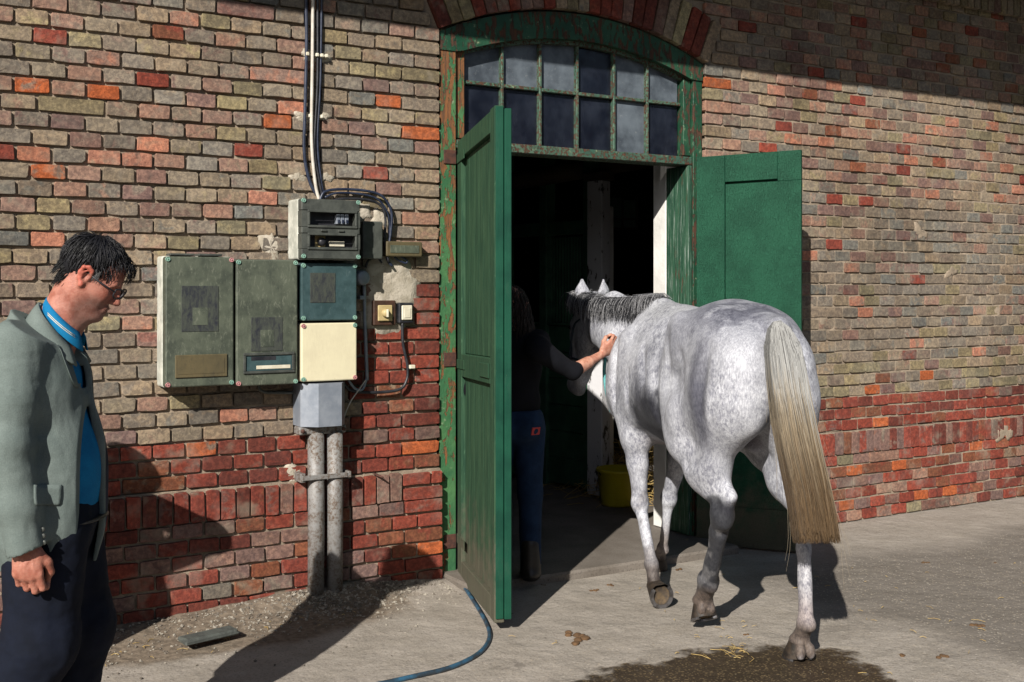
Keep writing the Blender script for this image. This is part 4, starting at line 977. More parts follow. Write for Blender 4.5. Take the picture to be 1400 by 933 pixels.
# legs ------------------------------------------------------------
def foreleg(sh, el, kn, fe, co, toe, y):
    S.cone(sh, el, .085, .075, .07); S.ell(el, (.085, .062, .10), .05)
    mid = np.array(el) * .6 + np.array(kn) * .4
    S.path([el, mid, kn], [.074, .058, .040], .03, flat=(0, 1, 0), fs=.85)
    S.ell(np.array(kn), (.046, .044, .058), .018); k2 = np.array(kn) * .8 + np.array(fe) * .2
    S.path([kn, k2, fe], [.036, .0255, .0255], .018); bk = np.array((-.018, 0, 0)); S.path([k2 + bk, np.array(fe) + bk], [.018, .020], .012)
    S.ell(fe, (.036, .034, .036), .016); S.ell(np.array(fe) + (-.028, 0, -.006), (.022, .025, .024), .014)
    S.path([fe, co], [.029, .036], .015); S.ell(co, (.046, .043, .022), .014)
LF = dict(sh=(.10, .16, 1.02), el=(-.02, .165, .80), kn=(-.045, .15, .462), fe=(-.195, .15, .185), co=(-.238, .15, .088), toe=(-.31, .15, .005), y=.15)
RF = dict(sh=(.14, -.16, 1.02), el=(.10, -.16, .80), kn=(.245, -.135, .42), fe=(.315, -.13, .135), co=(.375, -.13, .075), toe=(.44, -.13, .0), y=-.13)
foreleg(**LF); foreleg(**RF)
def m0(a, b, t_): return np.array(a) * (1 - t_) + np.array(b) * t_
def hindleg(hip, sti, hk, hp, fe, co, g=1.0):
    hip, sti, hk, hp, fe, co = map(np.array, (hip, sti, hk, hp, fe, co))
    S.path([hip, sti], [.17, .125], .07, flat=(0, 1, 0), fs=.8); S.ell(sti, (.115, .085, .12), .05); S.path([hip + (-.10, -.0, -.02), m0(sti, hk, .45) + (-.10, 0, .02), hp + (.02, 0, .03)], [.13, .085, .024], .06, flat=(0, 1, 0), fs=.8)
    m = sti * .55 + hk * .45; S.path([sti + (-.045, -.01, -.02), m + (-.01, 0, .0), hk + (.0, 0, .045)], [.115, .088, .046], .05, flat=(0, 1, 0), fs=.78)
    S.path([sti + (-.16, -.02, -.03), m + (-.05, 0, .02), hp], [.06, .03, .018], .04)
    S.ell(hk, np.array((.052, .040, .058)) * (g * .5 + .5), .02); S.cone(hp, hk + (-.02, 0, -.03), .024 * g, .034, .018)
    k2 = hk * .75 + fe * .25; S.path([hk, k2, fe], [.040 * g, .029 * g, .027 * g], .02); dr = (fe - hk); dr /= np.linalg.norm(dr); bk = np.array((-dr[2] * -1, 0, dr[0] * 1)); bk = np.array((dr[2], 0, -dr[0])) * .02 * g
    S.path([k2 + bk, fe + bk], [.019 * g, .021 * g], .012)
    S.ell(fe, np.array((.038, .036, .038)) * g, .016); S.ell(fe + bk * 1.5 + (0, 0, -.004), (.024, .027, .026), .014)
    S.path([fe, co], [.031 * g, .038], .015); S.ell(co, (.047, .045, .024), .014)
LH = dict(hip=(-.93, .14, 1.10), sti=(-.70, .19, .90), hk=(-.985, .155, .585), hp=(-1.045, .155, .655), fe=(-.765, .115, .245), co=(-.685, .105, .135), g=1.32)
RH = dict(hip=(-1.0, -.10, 1.08), sti=(-.84, -.145, .87), hk=(-1.175, -.12, .56), hp=(-1.245, -.12, .62), fe=(-1.225, -.105, .165), co=(-1.175, -.105, .085))
hindleg(**LH); hindleg(**RH)
for sy in (-1, 1): S.ell((-1.222, -.105 + .023 * sy, .048), (.024, .022, .036), .012); S.ell((-.722, .105 + .022 * sy, .105), (.022, .02, .03), .012)
S.cone((-1.075, .155, .675), (-1.02, .155, .72), .019, .014, .03)
# creases and muscle relief
S.cone((-.50, .275, 1.28), (-.54, .285, 1.02), .020, .022, .05, sub=True)        # flank hollow
S.cone((-.53, .29, .98), (-.60, .285, .86), .022, .03, .05, sub=True)
S.cone((-1.02, .285, .92), (-.86, .275, .78), .010, .012, .04, sub=True)
S.cone((-1.07, .27, 1.30), (-1.03, .305, 1.02), .010, .014, .05, sub=True); S.cone((-.80, .29, 1.26), (-.86, .31, 1.10), .006, .012, .05, sub=True)
S.cone((-.145, .27, 1.14), (-.145, .26, .90), .008, .008, .03, sub=True)
S.cone((-1.30, 0, 1.16), (-1.24, 0, .90), .03, .03, .05, sub=True)
def hpl(px, py, y):
    v = VD + VR * (px - CX) / FPX + VU * (HY - py) / FPX; return hloc(CAM + v * (((HO + hl * y - CAM) @ hl) / (v @ hl)))
G1 = [hpl(1046, 545, .22), hpl(1015, 590, .245), hpl(985, 615, .255), hpl(950, 632, .262)]
for a, b in zip(G1[:-1], G1[1:]): S.cone(a + (0, .03, 0), b + (0, .03, 0), .022, .022, .05, sub=True)
G2 = [hpl(918, 450, .25), hpl(914, 490, .26), hpl(912, 525, .27)]
for a, b in zip(G2[:-1], G2[1:]): S.cone(a + (0, .035, 0), b + (0, .035, 0), .026, .026, .04, sub=True)
S.ell(hpl(928, 445, .22), (.055, .03, .05), .06); S.ell(hpl(925, 565, .27), (.05, .03, .07), .05); S.cone(hpl(840, 470, .24), hpl(850, 560, .22), .012, .012, .05, sub=True); S.cone(hpl(868, 440, .25), hpl(880, 520, .27), .010, .014, .05, sub=True)
S.warp(lambda P: (fbm(P, 7, 2) - .5) * .012)
me, co = S.mesh('horse_body')
# coat
x, y, z = co.T; n = fbm(co, 5, 3); n2 = fbm(co, 16, 3); fine = vnoise(co * (1, 1, .6), 70)
coat = np.ones((len(co), 3)) * (.62, .62, .63)
def blend(m, c): global coat; m = np.clip(m, 0, 1)[:, None]; coat = coat * (1 - m) + np.array(c) * m
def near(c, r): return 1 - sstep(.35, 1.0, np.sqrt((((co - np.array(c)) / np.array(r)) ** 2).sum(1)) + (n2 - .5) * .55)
blend(sstep(.48, .64, n) * .38, (.25, .25, .27)); blend(sstep(.52, .68, n2) * .22, (.22, .22, .24)); blend(near((.0, .2, 1.2), (.3, .3, .35)) * .3, (.62, .62, .63))
rump = near((-.95, .05, 1.40), (.42, .36, .26)); blend(rump * (.45 + .5 * sstep(.36, .60, n2)), (.14, .142, .17))
blend(near((-.99, .25, 1.08), (.10, .14, .30)) * .85, (.13, .13, .15)); blend(near((-1.02, .25, 1.12), (.08, .14, .34)) * (.35 + .5 * sstep(.42, .6, n2)), (.12, .12, .145)); blend(near((-.72, .22, 1.32), (.16, .16, .14)) * .5, (.22, .22, .25)); blend(near((-.90, .30, .97), (.16, .1, .12)) * .3, (.27, .27, .29))
belly = near((-.40, .24, .92), (.36, .24, .25)); blend(belly * 1.2, (.05, .05, .058)); blend(near((-.15, .0, .78), (.5, .2, .10)) * .8, (.17, .14, .14)); blend(near((-.02, .2, 1.03), (.07, .12, .10)) * .35, (.2, .2, .22))  # dark girth coat, with belly shade put into the same colour
blend(near((-.30, .28, 1.12), (.10, .1, .22)) * .5, (.22, .22, .24))
blend(near((-.20, .0, 1.45), (.35, .3, .12)) * .8, (.50, .50, .49))
blend(near((-.02, .17, .72), (.12, .12, .14)) * .45, (.22, .22, .24))
# limbs: knees, hocks, lower legs
fl_ = (z < .66) & (x > -.5)
def limb(pts, wd):
    d = np.full(len(co), 9.0)
    for a, b in zip(pts[:-1], pts[1:]):
        a = np.array(a); b = np.array(b); t = np.clip(((co - a) @ (b - a)) / ((b - a) @ (b - a)), 0, 1); d = np.minimum(d, np.linalg.norm(co - a - t[:, None] * (b - a), axis=1))
    return 1 - sstep(wd * .8, wd, d)
lf = limb([LF['kn'], LF['fe'], LF['co']], .09); rf = limb([RF['kn'], RF['fe'], RF['co']], .09); lh = limb([LH['hk'], LH['fe'], LH['co']], .11); rh = limb([RH['hk'], RH['fe'], RH['co']], .10)
blend(near((-.05, .15, .52), (.09, .09, .16)) * .45 * sstep(.4, .6, n2), (.16, .16, .18))
blend(lf * sstep(.33, .16, z) * .9, (.09, .065, .048)); blend(lf * sstep(.17, .10, z), (.055, .04, .03)); blend(lf * (z > .2) * sstep(.5, .62, n2) * .4, (.28, .25, .23))
blend(rf * sstep(.34, .16, z) * .8, (.20, .15, .11)); blend(rf * sstep(.12, .05, z), (.04, .03, .025))
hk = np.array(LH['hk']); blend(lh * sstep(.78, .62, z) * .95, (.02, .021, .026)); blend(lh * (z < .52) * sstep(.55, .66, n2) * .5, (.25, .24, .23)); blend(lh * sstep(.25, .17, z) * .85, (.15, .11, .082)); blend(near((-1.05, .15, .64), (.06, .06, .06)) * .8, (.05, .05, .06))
blend(rh * (z < .62) * .4, (.50, .46, .43)); blend(rh * sstep(.34, .20, z) * .6, (.36, .26, .21)); blend(rh * sstep(.22, .13, z) * .85, (.12, .088, .062))
blend(near(H(.53, -.03), (.10, .10, .08)) * .9, (.10, .095, .095)); blend(near(H(.155, .04, .075), (.04, .04, .03)) * .9, (.05, .05, .05)); blend(near(H(.30, -.0), (.25, .12, .12)) * .35, (.30, .30, .33))
blend(near((-.97, .0, .93), (.10, .1, .14)) * .8, (.13, .10, .11)); blend(near((-1.2, 0, 1.2), (.06, .05, .2)) * .9, (.08, .08, .09))  # inner thigh shade put into the coat colour around the sheath
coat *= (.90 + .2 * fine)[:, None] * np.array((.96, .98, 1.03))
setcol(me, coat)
t = NT('dappled grey coat', .62, spec=.35); t.obj()
c = t.attr(); sp = t.noise(58, 5, .75, t.scaled(1, 1, .7)); lm = t.ramp(t.noise(5, 3), .38, .62, .25, 1.0); c = t.mix(t.math('MULTIPLY', lm, t.ramp(sp, .42, .62, 0, .75)), c, t.mix(1.0, c, (.36, .36, .42), 'MULTIPLY'))
hairn = t.noise(170, 3, .8, t.scaled(1, 1, .3)); c = t.mix(t.ramp(hairn, .38, .62, 0, .7), c, t.mix(1.0, c, (.48, .48, .52), 'MULTIPLY'))
t.col(c); t.bump(hairn, .35, .003); t.bump(t.noise(30, 4, .6), .25, .004); me.materials.append(t.m)
t.b.inputs['Sheen Weight'].default_value = .03; t.b.inputs['Sheen Roughness'].default_value = .4
link('body', me, horse)
# eyes
for sy in (1, -1):
    v, f = lathe([(.0005, .016), (.008, .014), (.013, .009), (.016, 0), (.013, -.009), (.0005, -.016)], 14); c_ = H(.158, .040, .083 * sy)
    link('eye', mesh('eye', v, f, simple('dark eye', (.01, .008, .006), (.02, .015, .01), 10, .1) if 'dark eye' not in bpy.data.materials else bpy.data.materials['dark eye'], True), horse, tuple(c_))
# hooves
M['hoof'] = simple('dark worn hoof horn', (.014, .011, .009), (.045, .032, .022), 25, .6, 0, .6, 60)
M['shoe'] = simple('bright horseshoe steel', (.30, .30, .32), (.16, .15, .15), 30, .35, .9, .3, 60)
M['sole'] = simple('hoof sole', (.05, .038, .028), (.11, .075, .04), 30, .8, 0, .9, 60)
def hoof(co_, fwd, dn, yaw=0):
    """co_: centre of the coronet, fwd: toe direction, dn: down through the hoof"""
    fwd = np.array(fwd, float); dn = np.array(dn, float); fwd /= np.linalg.norm(fwd); dn = dn - (dn @ fwd) * fwd * 0; side = np.cross(dn, fwd); side /= np.linalg.norm(side); fwd = np.cross(side, dn); fwd /= np.linalg.norm(fwd); dn /= np.linalg.norm(dn)
    co_ = np.array(co_, float); n = 24; v = []; f = []
    def ring(dd, a, b, off, heel=.8):
        for k in range(n):
            t_ = 2 * math.pi * k / n; cx_ = math.cos(t_); r_ = 1 if cx_ > -.55 else heel
            v.append(co_ + dn * dd + fwd * (off + a * max(cx_, -.80)) + side * b * math.sin(t_) * r_)
    ring(-.005, .042, .040, 0); ring(.014, .046, .045, .004); ring(.062, .061, .057, .018); ring(.074, .064, .060, .021)
    for k in range(3):
        for i in range(n): i2 = (i + 1) % n; f.append((k * n + i, (k + 1) * n + i, (k + 1) * n + i2, k * n + i2))
    o = link('hoof', mesh('hoof', v, f, M['hoof'], True), horse)
    v = []; f = []; ring(.0735, .052, .048, .021); ring(.064, .036, .030, .017); v.append(co_ + dn * .066 + fwd * .012)
    f = [(i, n + i, n + (i + 1) % n, (i + 1) % n) for i in range(n)] + [(n + i, 2 * n, n + (i + 1) % n) for i in range(n)]; link('sole', mesh('sole', v, f, M['sole'], True), o)
    v = []; f = []; A = np.linspace(-2.35, 2.35, 22)                         # the shoe, open at the heel
    for t_ in A:
        for (a, b, dd) in ((.065, .061, .0745), (.065, .061, .083), (.046, .042, .083), (.046, .042, .0745)): v.append(co_ + dn * dd + fwd * (.021 + a * math.cos(t_) * (1 if math.cos(t_) > 0 else .95)) + side * b * math.sin(t_))
    for i in range(len(A) - 1):
        for j in range(4): j2 = (j + 1) % 4; f.append((i * 4 + j, i * 4 + j2, (i + 1) * 4 + j2, (i + 1) * 4 + j))
    f += [(0, 1, 2, 3), tuple(4 * (len(A) - 1) + j for j in (3, 2, 1, 0))]
    link('horseshoe', mesh('horseshoe', v, f, M['shoe']), o)
hoof(RH['co'], (1, 0, 0), (0.0, 0, -1)); hoof(RF['co'], (1, 0, .0), (0, 0, -1))
hoof(LF['co'], (-.30, -.10, -1.0), (-.80, .0, -.05)); hoof(LH['co'], (.93, 0, -.45), (-.42, 0, -.9))
# hair ---------------------------------------------------------------
def strand_mesh(name, strands, mat_, cols, nside=3):
    mb = MB()
    for (pts, r0), c_ in zip(strands, cols):
        n = len(pts); rs = [r0 * (1 - .55 * (i / (n - 1)) ** 2) for i in range(n)]
        k0 = len(mb.v); mb.tube(pts, rs, nside, caps=False); m_ = len(mb.v) - k0
        cc = [c_(i / (n - 1)) if callable(c_) else c_ for i in range(n)]
        for i in range(n): mb.c += [tuple(cc[i])] * nside
    return mb
t = NT('horse hair', .7, spec=.2); t.col(t.attr()); t.b.inputs['Sheen Weight'].default_value = .1; M['hair'] = t.m
r = random.Random(21); strands = []; cols = []
dock_top = hloc(at(1058, 441, float((hw((-1.2, 0, 1.38)) - CAM) @ VD)))
Zt = float((hw((-1.22, 0, 1.35)) - CAM) @ VD)
LFT = [(0, 1057, 440), (.04, 1049, 450), (.1, 1044, 474), (.3, 1050, 530), (.55, 1058, 590), (.8, 1075, 670), (1, 1086, 744)]; RGT = [(0, 1067, 438), (.04, 1080, 447), (.1, 1094, 468), (.2, 1101, 498), (.3, 1106, 530), (.55, 1120, 600), (.8, 1137, 680), (1, 1149, 744)]
def lerp_edge(E, s): 
    return np.array([np.interp(s, [e[0] for e in E], [e[k] for e in E]) for k in (1, 2)])
def light(a, b): return tuple(np.array(a) * b)
clump = [(r.random(), r.gauss(0, .018), r.uniform(0, 6.28), r.uniform(.75, 1.2), r.random(), r.uniform(.9, 1.0)) for _ in range(110)]
for k in range(5600):
    cl = clump[r.randrange(110)]; u = r.random(); u = cl[0] + r.gauss(0, .014) if r.random() < .8 else u; dpt = r.gauss(0, .028); l_ = r.uniform(.945, 1.0) if r.random() < .86 else r.uniform(.5, 1.03); s0 = r.random() ** 1.5 * .26
    u = min(1, max(0, u)); wob = r.gauss(0, .006); pts = []; ph = r.uniform(0, 6.28); edge = cl[1] + r.gauss(0, .008); ph = cl[2] + r.gauss(0, .4); l_ *= cl[5] if l_ > .9 and r.random() < .5 else 1
    for i in range(9):
        s = s0 + (l_ - s0) * i / 8; a = lerp_edge(LFT, s); b = lerp_edge(RGT, s); uu = u + edge * s + (.022 * math.sin(6.5 * s + ph) + .008 * math.sin(17 * s + ph * 2)) * min(1, s * 2.5)
        q = a + (b - a) * uu; th = (1 - (2 * u - 1) ** 2) ** .5 * .045 * min(1, s * 4 + .3)
        p = at(q[0], q[1], Zt - .03 - .10 * min(1, s * 3) - .02 * s - th + dpt * min(1, s * 3)); pts.append(p)
    hue = cl[4] * .7 + r.random() * .3; br = cl[3] * r.uniform(.8, 1.2); dk = r.random() < .18 or u < .12
    def cf(s, u=u, br=br, hue=hue, dk=dk, s0=s0, l_=l_):
        q = s0 + (l_ - s0) * s; top = np.array((.36, .36, .35)); mid = np.array((.31, .25, .17)); low = np.array((.125, .078, .038)); w_ = sstep(.22, .5, q + (hue - .5) * .35 + .14 * (.45 - u)); w2 = sstep(.45, .85, q + (hue - .5) * .4)
        c_ = top * (1 - w_) + mid * w_; c_ = c_ * (1 - w2) + low * w2
        if dk: c_ = c_ * (.42 if q < .45 else .6)
        return tuple(c_ * br)
    strands.append((pts, r.uniform(.0007, .0015))); cols.append(cf)
for k in range(14):                                   # stray hairs
    s = r.uniform(.2, .95); side = r.choice((0, 1)); pts = []; a0 = r.uniform(4, 16)
    for i in range(7):
        q = (lerp_edge(LFT, min(1, s + i * .05)) if side == 0 else lerp_edge(RGT, min(1, s + i * .05))); q = q + (-1 if side == 0 else 1) * np.array([a0 * (i / 6) ** 1.5, 0]); pts.append(at(q[0], q[1] + max(0, s + i * .05 - 1) * 300, Zt - .12))
    strands.append((pts, .0006)); cols.append((.30, .25, .18))
mb = strand_mesh('tail', strands, M['hair'], cols); mb.v = [tuple(hloc(p)) for p in mb.v]; mb.build('tail', M['hair'], horse, True)
# mane, falling to the left of the crest
strands = []; cols = []; crest = spline([tuple(q + (0, .006, .068)) for q in CR[:3]] + [tuple(HP + (.0, .012, .066)), tuple(HP + (.07, .01, .062))], 20); r = random.Random(5)
for k in range(3800):
    i = r.random(); base = np.array(crest[int(i * (len(crest) - 1))]) + (r.gauss(0, .01), r.gauss(-.012, .020), r.uniform(-.012, .004))
    ln = r.uniform(.04, .11) * (.70 + .5 * math.sin(i * 3.0)); fw = r.gauss(-.25, .35); tuft = r.random() < .025; wv = r.uniform(0, 6.28); yo = r.uniform(.035, .08); pts = []
    for j in range(7):
        s = j / 6
        if tuft: q = np.array(((fw * 2.2 - .2) * ln * s, .05 * s * s, ln * (.45 * math.sin(s * 2.2) - .15 * s)))
        else: q = np.array((fw * ln * s + .006 * math.sin(wv + 4 * s), yo * 1.25 * math.sin(min(1, s * 1.7) * 1.57) + .02 * s, .030 * math.sin(min(1, s * 1.8) * 3.14) - ln * s ** 1.5))
        pts.append(base + q)
    dk = r.random() < (.62 if .12 < i < .98 else .3); b_ = r.uniform(.6, 1.3); c0 = np.array((.022, .023, .028) if dk else (.27, .27, .28)) * b_
    strands.append((pts, r.uniform(.0007, .0015))); cols.append(lambda s, c0=c0: tuple(c0 * (1 + .4 * s)))
strand_mesh('mane', strands, M['hair'], cols).build('mane', M['hair'], horse, True)
# halter
M['halter'] = simple('dark blue webbing', (.012, .02, .035), (.02, .045, .06), 60, .6, 0, .5, 200)
M['teal'] = simple('turquoise rope', (.06, .28, .30), (.12, .38, .38), 80, .7, 0, .6, 200)
hal = link('halter', None, horse)
def band(name, pts, w_=.0135): return MB().tube(spline(pts, 6), w_, 6, flat=.45).build(name, M['halter'], hal, True)
for sy in (1, -1):
    band('cheek_strap', [H(-.02, -.075, .030 * sy), H(.05, -.055, .078 * sy), H(.12, -.01, .090 * sy), H(.24, -.0, .082 * sy), H(.335, -.0, .072 * sy)])
    band('jaw_strap', [H(.335, -.005, .072 * sy), H(.31, -.07, .060 * sy), H(.28, -.135, .035 * sy)])
    band('throat_strap', [H(.05, -.055, .080 * sy), H(.10, -.12, .068 * sy), H(.13, -.175, .03 * sy)])
band('nose_band', [H(.335, -.0, .072), H(.345, .06, .045), H(.345, .078, 0), H(.345, .06, -.045), H(.335, 0, -.072)]); band('head_piece', [H(-.02, -.075, .030), H(-.045, -.06, 0), H(-.02, -.075, -.030)])
for sy in (1, -1): MB().tube([tuple(H(.335 + .014 * math.cos(a), .014 * math.sin(a), .079 * sy)) for a in np.linspace(0, 6.28, 13)], .003, 6, caps=False).build('ring', M['shoe'], hal, True)
tag(MB().tube(spline([hw((.285, .215, 1.18)), hw((.30, .215, 1.10)), hw((.275, .212, 1.0)), hw((.225, .205, .90))], 8), .009, 8).build('lead_rope', M['teal'], None, True), 'turquoise rope hanging along the front of the horse shoulder', 'rope')
# ================================================================ PEOPLE
def cutf(S_, fn):
    sl, P = S_._win(S_.lo, S_.lo + S_.n * S_.res, 0); S_.f = np.maximum(S_.f, fn(P).astype(np.float32)); return S_
def skinmat(name, a, b, dark, rgh=.5):
    t = NT(name, rgh, spec=.4); t.obj(); t.col(t.mix(t.ramp(t.noise(28, 5, .65), .35, .68), t.attr(), t.mix(1.0, t.attr(), (.66, .50, .46), 'MULTIPLY'))); t.b.inputs['Subsurface Weight'].default_value = .06
    t.b.inputs['Subsurface Scale'].default_value = .01; t.bump(t.noise(220, 4, .8), .6, .0018); t.bump(t.noise(50, 5, .7), .5, .003); return t.m
M['skin'] = skinmat('weathered skin', 0, 0, 0)
def cloth(name, a, b, bsc=500, bs=.25, rgh=.85, sc_=14):
    t = NT(name, rgh, spec=.2); t.obj(); n = t.noise(sc_, 4); wv = t.noise(bsc, 2, .8)
    c = t.mix(t.ramp(n, .3, .7), a, b); c = t.mix(t.ramp(wv, .35, .65, 0, .35), c, t.mix(1.0, c, (.6, .6, .6), 'MULTIPLY')); sl = t.noise(70, 3, .8, t.scaled(1, 1, 7)); c = t.mix(t.ramp(sl, .45, .7, 0, .3), c, t.mix(1.0, c, (1.35, 1.35, 1.35), 'MULTIPLY')); sl2 = t.noise(70, 3, .8, t.scaled(6, 6, .6)); c = t.mix(t.ramp(sl2, .5, .7, 0, .3), c, t.mix(1.0, c, (.7, .7, .7), 'MULTIPLY'))
    t.col(c); t.bump(wv, bs, .0015); t.bump(sl, .3, .001); t.bump(t.noise(34, 4), .25, .003); return t.m
M['linen'] = cloth('grey green linen', (.165, .200, .187), (.130, .162, .152), 260, .5, sc_=9)
M['shirt'] = cloth('bright blue cotton', (.008, .20, .42), (.006, .15, .34))
M['navy'] = cloth('dark navy twill', (.006, .009, .020), (.004, .006, .013))
M['lining'] = cloth('dark patterned lining', (.008, .012, .025), (.03, .04, .06), 120)
M['blackcloth'] = cloth('black knit', (.004, .0045, .007), (.006, .0065, .01))
M['denim'] = cloth('blue denim', (.014, .036, .085), (.008, .022, .055), 300)
M['shoe_leather'] = simple('dark shoe leather', (.01, .009, .008), (.02, .017, .014), 20, .4)
t = NT('black hair', .5, spec=.3); t.col(t.attr()); M['hair_black'] = t.m
def head(S_, HP_, RM, sc_=1.0, fem=False):
    """HP_ head centre, RM 3x3 columns = forward, left, up"""
    def Q(x, y, z): return HP_ + RM @ (np.array((x, y, z)) * sc_)
    e = lambda c, r_, k=.02, sub=False, rt=None: S_.ell(Q(*c), np.array(r_) * sc_, k, RM if rt is None else RM @ rt, sub)
    e((-.018, 0, .045), (.098, .074, .086), .03); e((.040, 0, .040), (.050, .058, .060), .03); e((.035, 0, -.045), (.058, .052, .072), .03)
    for s in (1, -1):
        S_.cone(Q(-.005, .047 * s, -.055), Q(.060, .018 * s, -.108), .020 * sc_, .017 * sc_, .03); e((.056, .037 * s, -.030), (.028, .022, .028), .025); e((.0, .052 * s, -.03), (.04, .018, .05), .03)
    e((.080, 0, -.108), (.019, .022, .018), .02); S_.cone(Q(.082, -.034, .018), Q(.082, .034, .018), .011 * sc_, .011 * sc_, .02)
    S_.cone(Q(.090, 0, .010), Q(.114, 0, -.036), .0085 * sc_, .0125 * sc_, .014)
    for s in (1, -1): e((.100, .012 * s, -.042), (.012, .008, .008), .008); e((.092, .031 * s, -.001), (.012, .015, .010), .012, True)
    e((.091, 0, -.068), (.013, .023, .0065), .008); e((.089, 0, -.082), (.013, .020, .008), .008); S_.cone(Q(.104, -.02, -.0745), Q(.104, .02, -.0745), .0025, .0025, .004, sub=True)
    for s in (1, -1):                                   # ears: rim, bowl, lobe
        rt = rotm(0, .25, 0)
        pth = [(-.004, .080, -.026), (-.020, .085, -.014), (-.028, .091, .006), (-.024, .094, .026), (-.008, .093, .034), (.006, .087, .026), (.008, .080, .010)]
        S_.path([Q(a, b * s, c) for a, b, c in pth], [.0062 * sc_] * 7, .006); e((-.008, .077 * s, .002), (.020, .006, .027), .008)
        e((-.006, .086 * s, -.030), (.009, .006, .011), .008); e((-.004, .088 * s, .002), (.010, .008, .015), .006, True); S_.path([Q(-.016, .088 * s, -.008), Q(-.017, .091 * s, .010), Q(-.006, .090 * s, .022)], [.0035 * sc_] * 3, .004)
        e((.006, .082 * s, -.004), (.005, .006, .006), .005)
    return Q
def hand(S_, wr, dn, side, back, sc_=1.0, curl=1.0, spread=1.0, thumb=1, k=.010):
    """wr wrist; dn towards the fingers; side towards the index finger; back out of the back of the hand"""
    wr, dn, side, back = [np.array(a, float) for a in (wr, dn, side, back)]; dn /= np.linalg.norm(dn); side = side - (side @ dn) * dn; side /= np.linalg.norm(side); back = back - (back @ dn) * dn - (back @ side) * side; back /= np.linalg.norm(back)
    Hq = lambda a, b, c: wr + (dn * a + side * b + back * c) * sc_
    RM = np.stack([dn, side, back], 1)
    S_.ell(Hq(.045, -.002, 0), np.array((.050, .041, .0165)) * sc_, .012, RM); S_.ell(Hq(.070, 0, .002), np.array((.026, .041, .015)) * sc_, .012, RM); S_.ell(Hq(.030, .022, -.010), np.array((.030, .016, .014)) * sc_, .012, RM)
    for i, (b, L0, L1, L2, r_) in enumerate(((.031, .041, .025, .019, .0098), (.0105, .045, .028, .020, .0100), (-.0105, .042, .026, .019, .0095), (-.030, .033, .020, .017, .0086))):
        b0 = b; p = Hq(.084 - abs(b - .0105) * .22, b0, .003); S_.ell(p, np.array((.011, .0105, .010)) * sc_, .008, RM)
        a = -.30 * curl - .05 * i * curl; sp = spread * (b * 1.6); pts = [p]; rs = [r_ * sc_]
        for L_, da, rr in ((L0, 0, .98), (L1, -1.15 * curl, .92), (L2, -.95 * curl, .80)):
            a += da; d_ = dn * math.cos(a) * 1 + back * math.sin(a) + side * sp * (1 if L_ == L0 else .3); d_ /= np.linalg.norm(d_); p = p + d_ * L_ * sc_; pts.append(p); rs.append(r_ * rr * sc_)
        S_.path(pts, rs, .0035)
        if i == 0: pass
    if thumb:
        S_.path([Hq(.018, .022, -.006), Hq(.050, .046, -.018), Hq(.080, .048, -.030), Hq(.100, .036, -.038)], [.0145 * sc_, .0125 * sc_, .0108 * sc_, .0085 * sc_], .006)
    return Hq
def strands_on(Q, fn, n, seed, mat_name='hair_black'):
    pass

# ---------------------------------------------------------------- man in the linen jacket
MO = np.array([.5255, -1.60, 0.0]); MR = R(-23)
man = thing('person', 'man in a grey-green linen jacket and blue shirt walking past with head bowed', 'person', loc=tuple(MO), rz=MR)
mf = np.array([math.cos(MR), math.sin(MR), 0]); ml = np.array([-math.sin(MR), math.cos(MR), 0])
def mloc(p): p = np.array(p, float) - MO; return np.array([p @ mf, p @ ml, p[2]])
def mp(px, py, y):                                    # local point on the plane local-y = y
    v = VD + VR * (px - CX) / FPX + VU * (HY - py) / FPX; t_ = ((MO + ml * y - CAM) @ ml) / (v @ ml); return mloc(CAM + v * t_)
hc = mp(116, 381, -.085); HPm = np.array([hc[0] + .004, .0, hc[2] + .004]); pm = R(30)
RMm = np.stack([np.array([math.cos(pm), 0, -math.sin(pm)]), np.array([0, 1, 0]), np.array([math.sin(pm), 0, math.cos(pm)])], 1)
nk0 = mp(62, 470, 0); nk0[1] = 0
sh_ = mp(22, 474, -.17); el_ = mp(12, 610, -.235); wr_ = mp(37, 748, -.235)
S = SDF((-.36, -.36, .02), (.42, .34, 1.80), .0045)
_Q0 = head(S, HPm, RMm, .90)
def Qm(x, y, z): return _Q0(x, y, z)
S.cone(Qm(-.035, 0, -.045), nk0, .055, .062, .035); S.cone(Qm(.02, 0, -.095), nk0 + (.035, 0, .0), .035, .05, .04); S.cone(Qm(-.01, -.052, -.045), nk0 + (.045, -.025, -.0), .014, .012, .02); S.cone(nk0, nk0 - (.02, 0, .12), .066, .09, .05)
S.ell((.0, 0, 1.20), (.10, .16, .22), .05); S.ell((.03, 0, .95), (.11, .14, .20), .05)
for s in (1, -1):
    a = np.array(sh_) * (1, -s, 1); b = np.array(el_) * (1, -s, 1); c = np.array(wr_) * (1, -s, 1)
    S.path([a, b, c + (0, 0, .02)], [.05, .038, .026], .03); S.path([(.02, .09 * s, .88), (.07 + .05 * s, .09 * s, .48), (-.06 + .10 * s, .09 * s, .09)], [.075, .055, .038], .03); S.ell((.03 + .10 * s, .09 * s, .06), (.12, .038, .032), .02)
S.ell(wr_ + (0, 0, .01), (.030, .021, .045), .012)
Hm = hand(S, wr_ + (.0, 0, .003), (.05, -.02, -1), (1, -.10, 0.05), (0.12, -1, 0), 1.06, curl=1.0)
for a, b in (((.02, .016, .0165), (.075, .022, .0155)), ((.015, -.004, .017), (.07, -.002, .018)), ((.02, -.018, .016), (.068, -.022, .014)), ((.04, .008, .0175), (.055, -.008, .0175))): S.cone(Hm(*a), Hm(*b), .0017, .0017, .006)
wl = np.array(wr_) * (1, -1, 1); hand(S, wl, (.05, .02, -1), (1, .1, 0), (0, 1, 0), 1.05)
me, co = S.mesh('man_body', M['skin'])
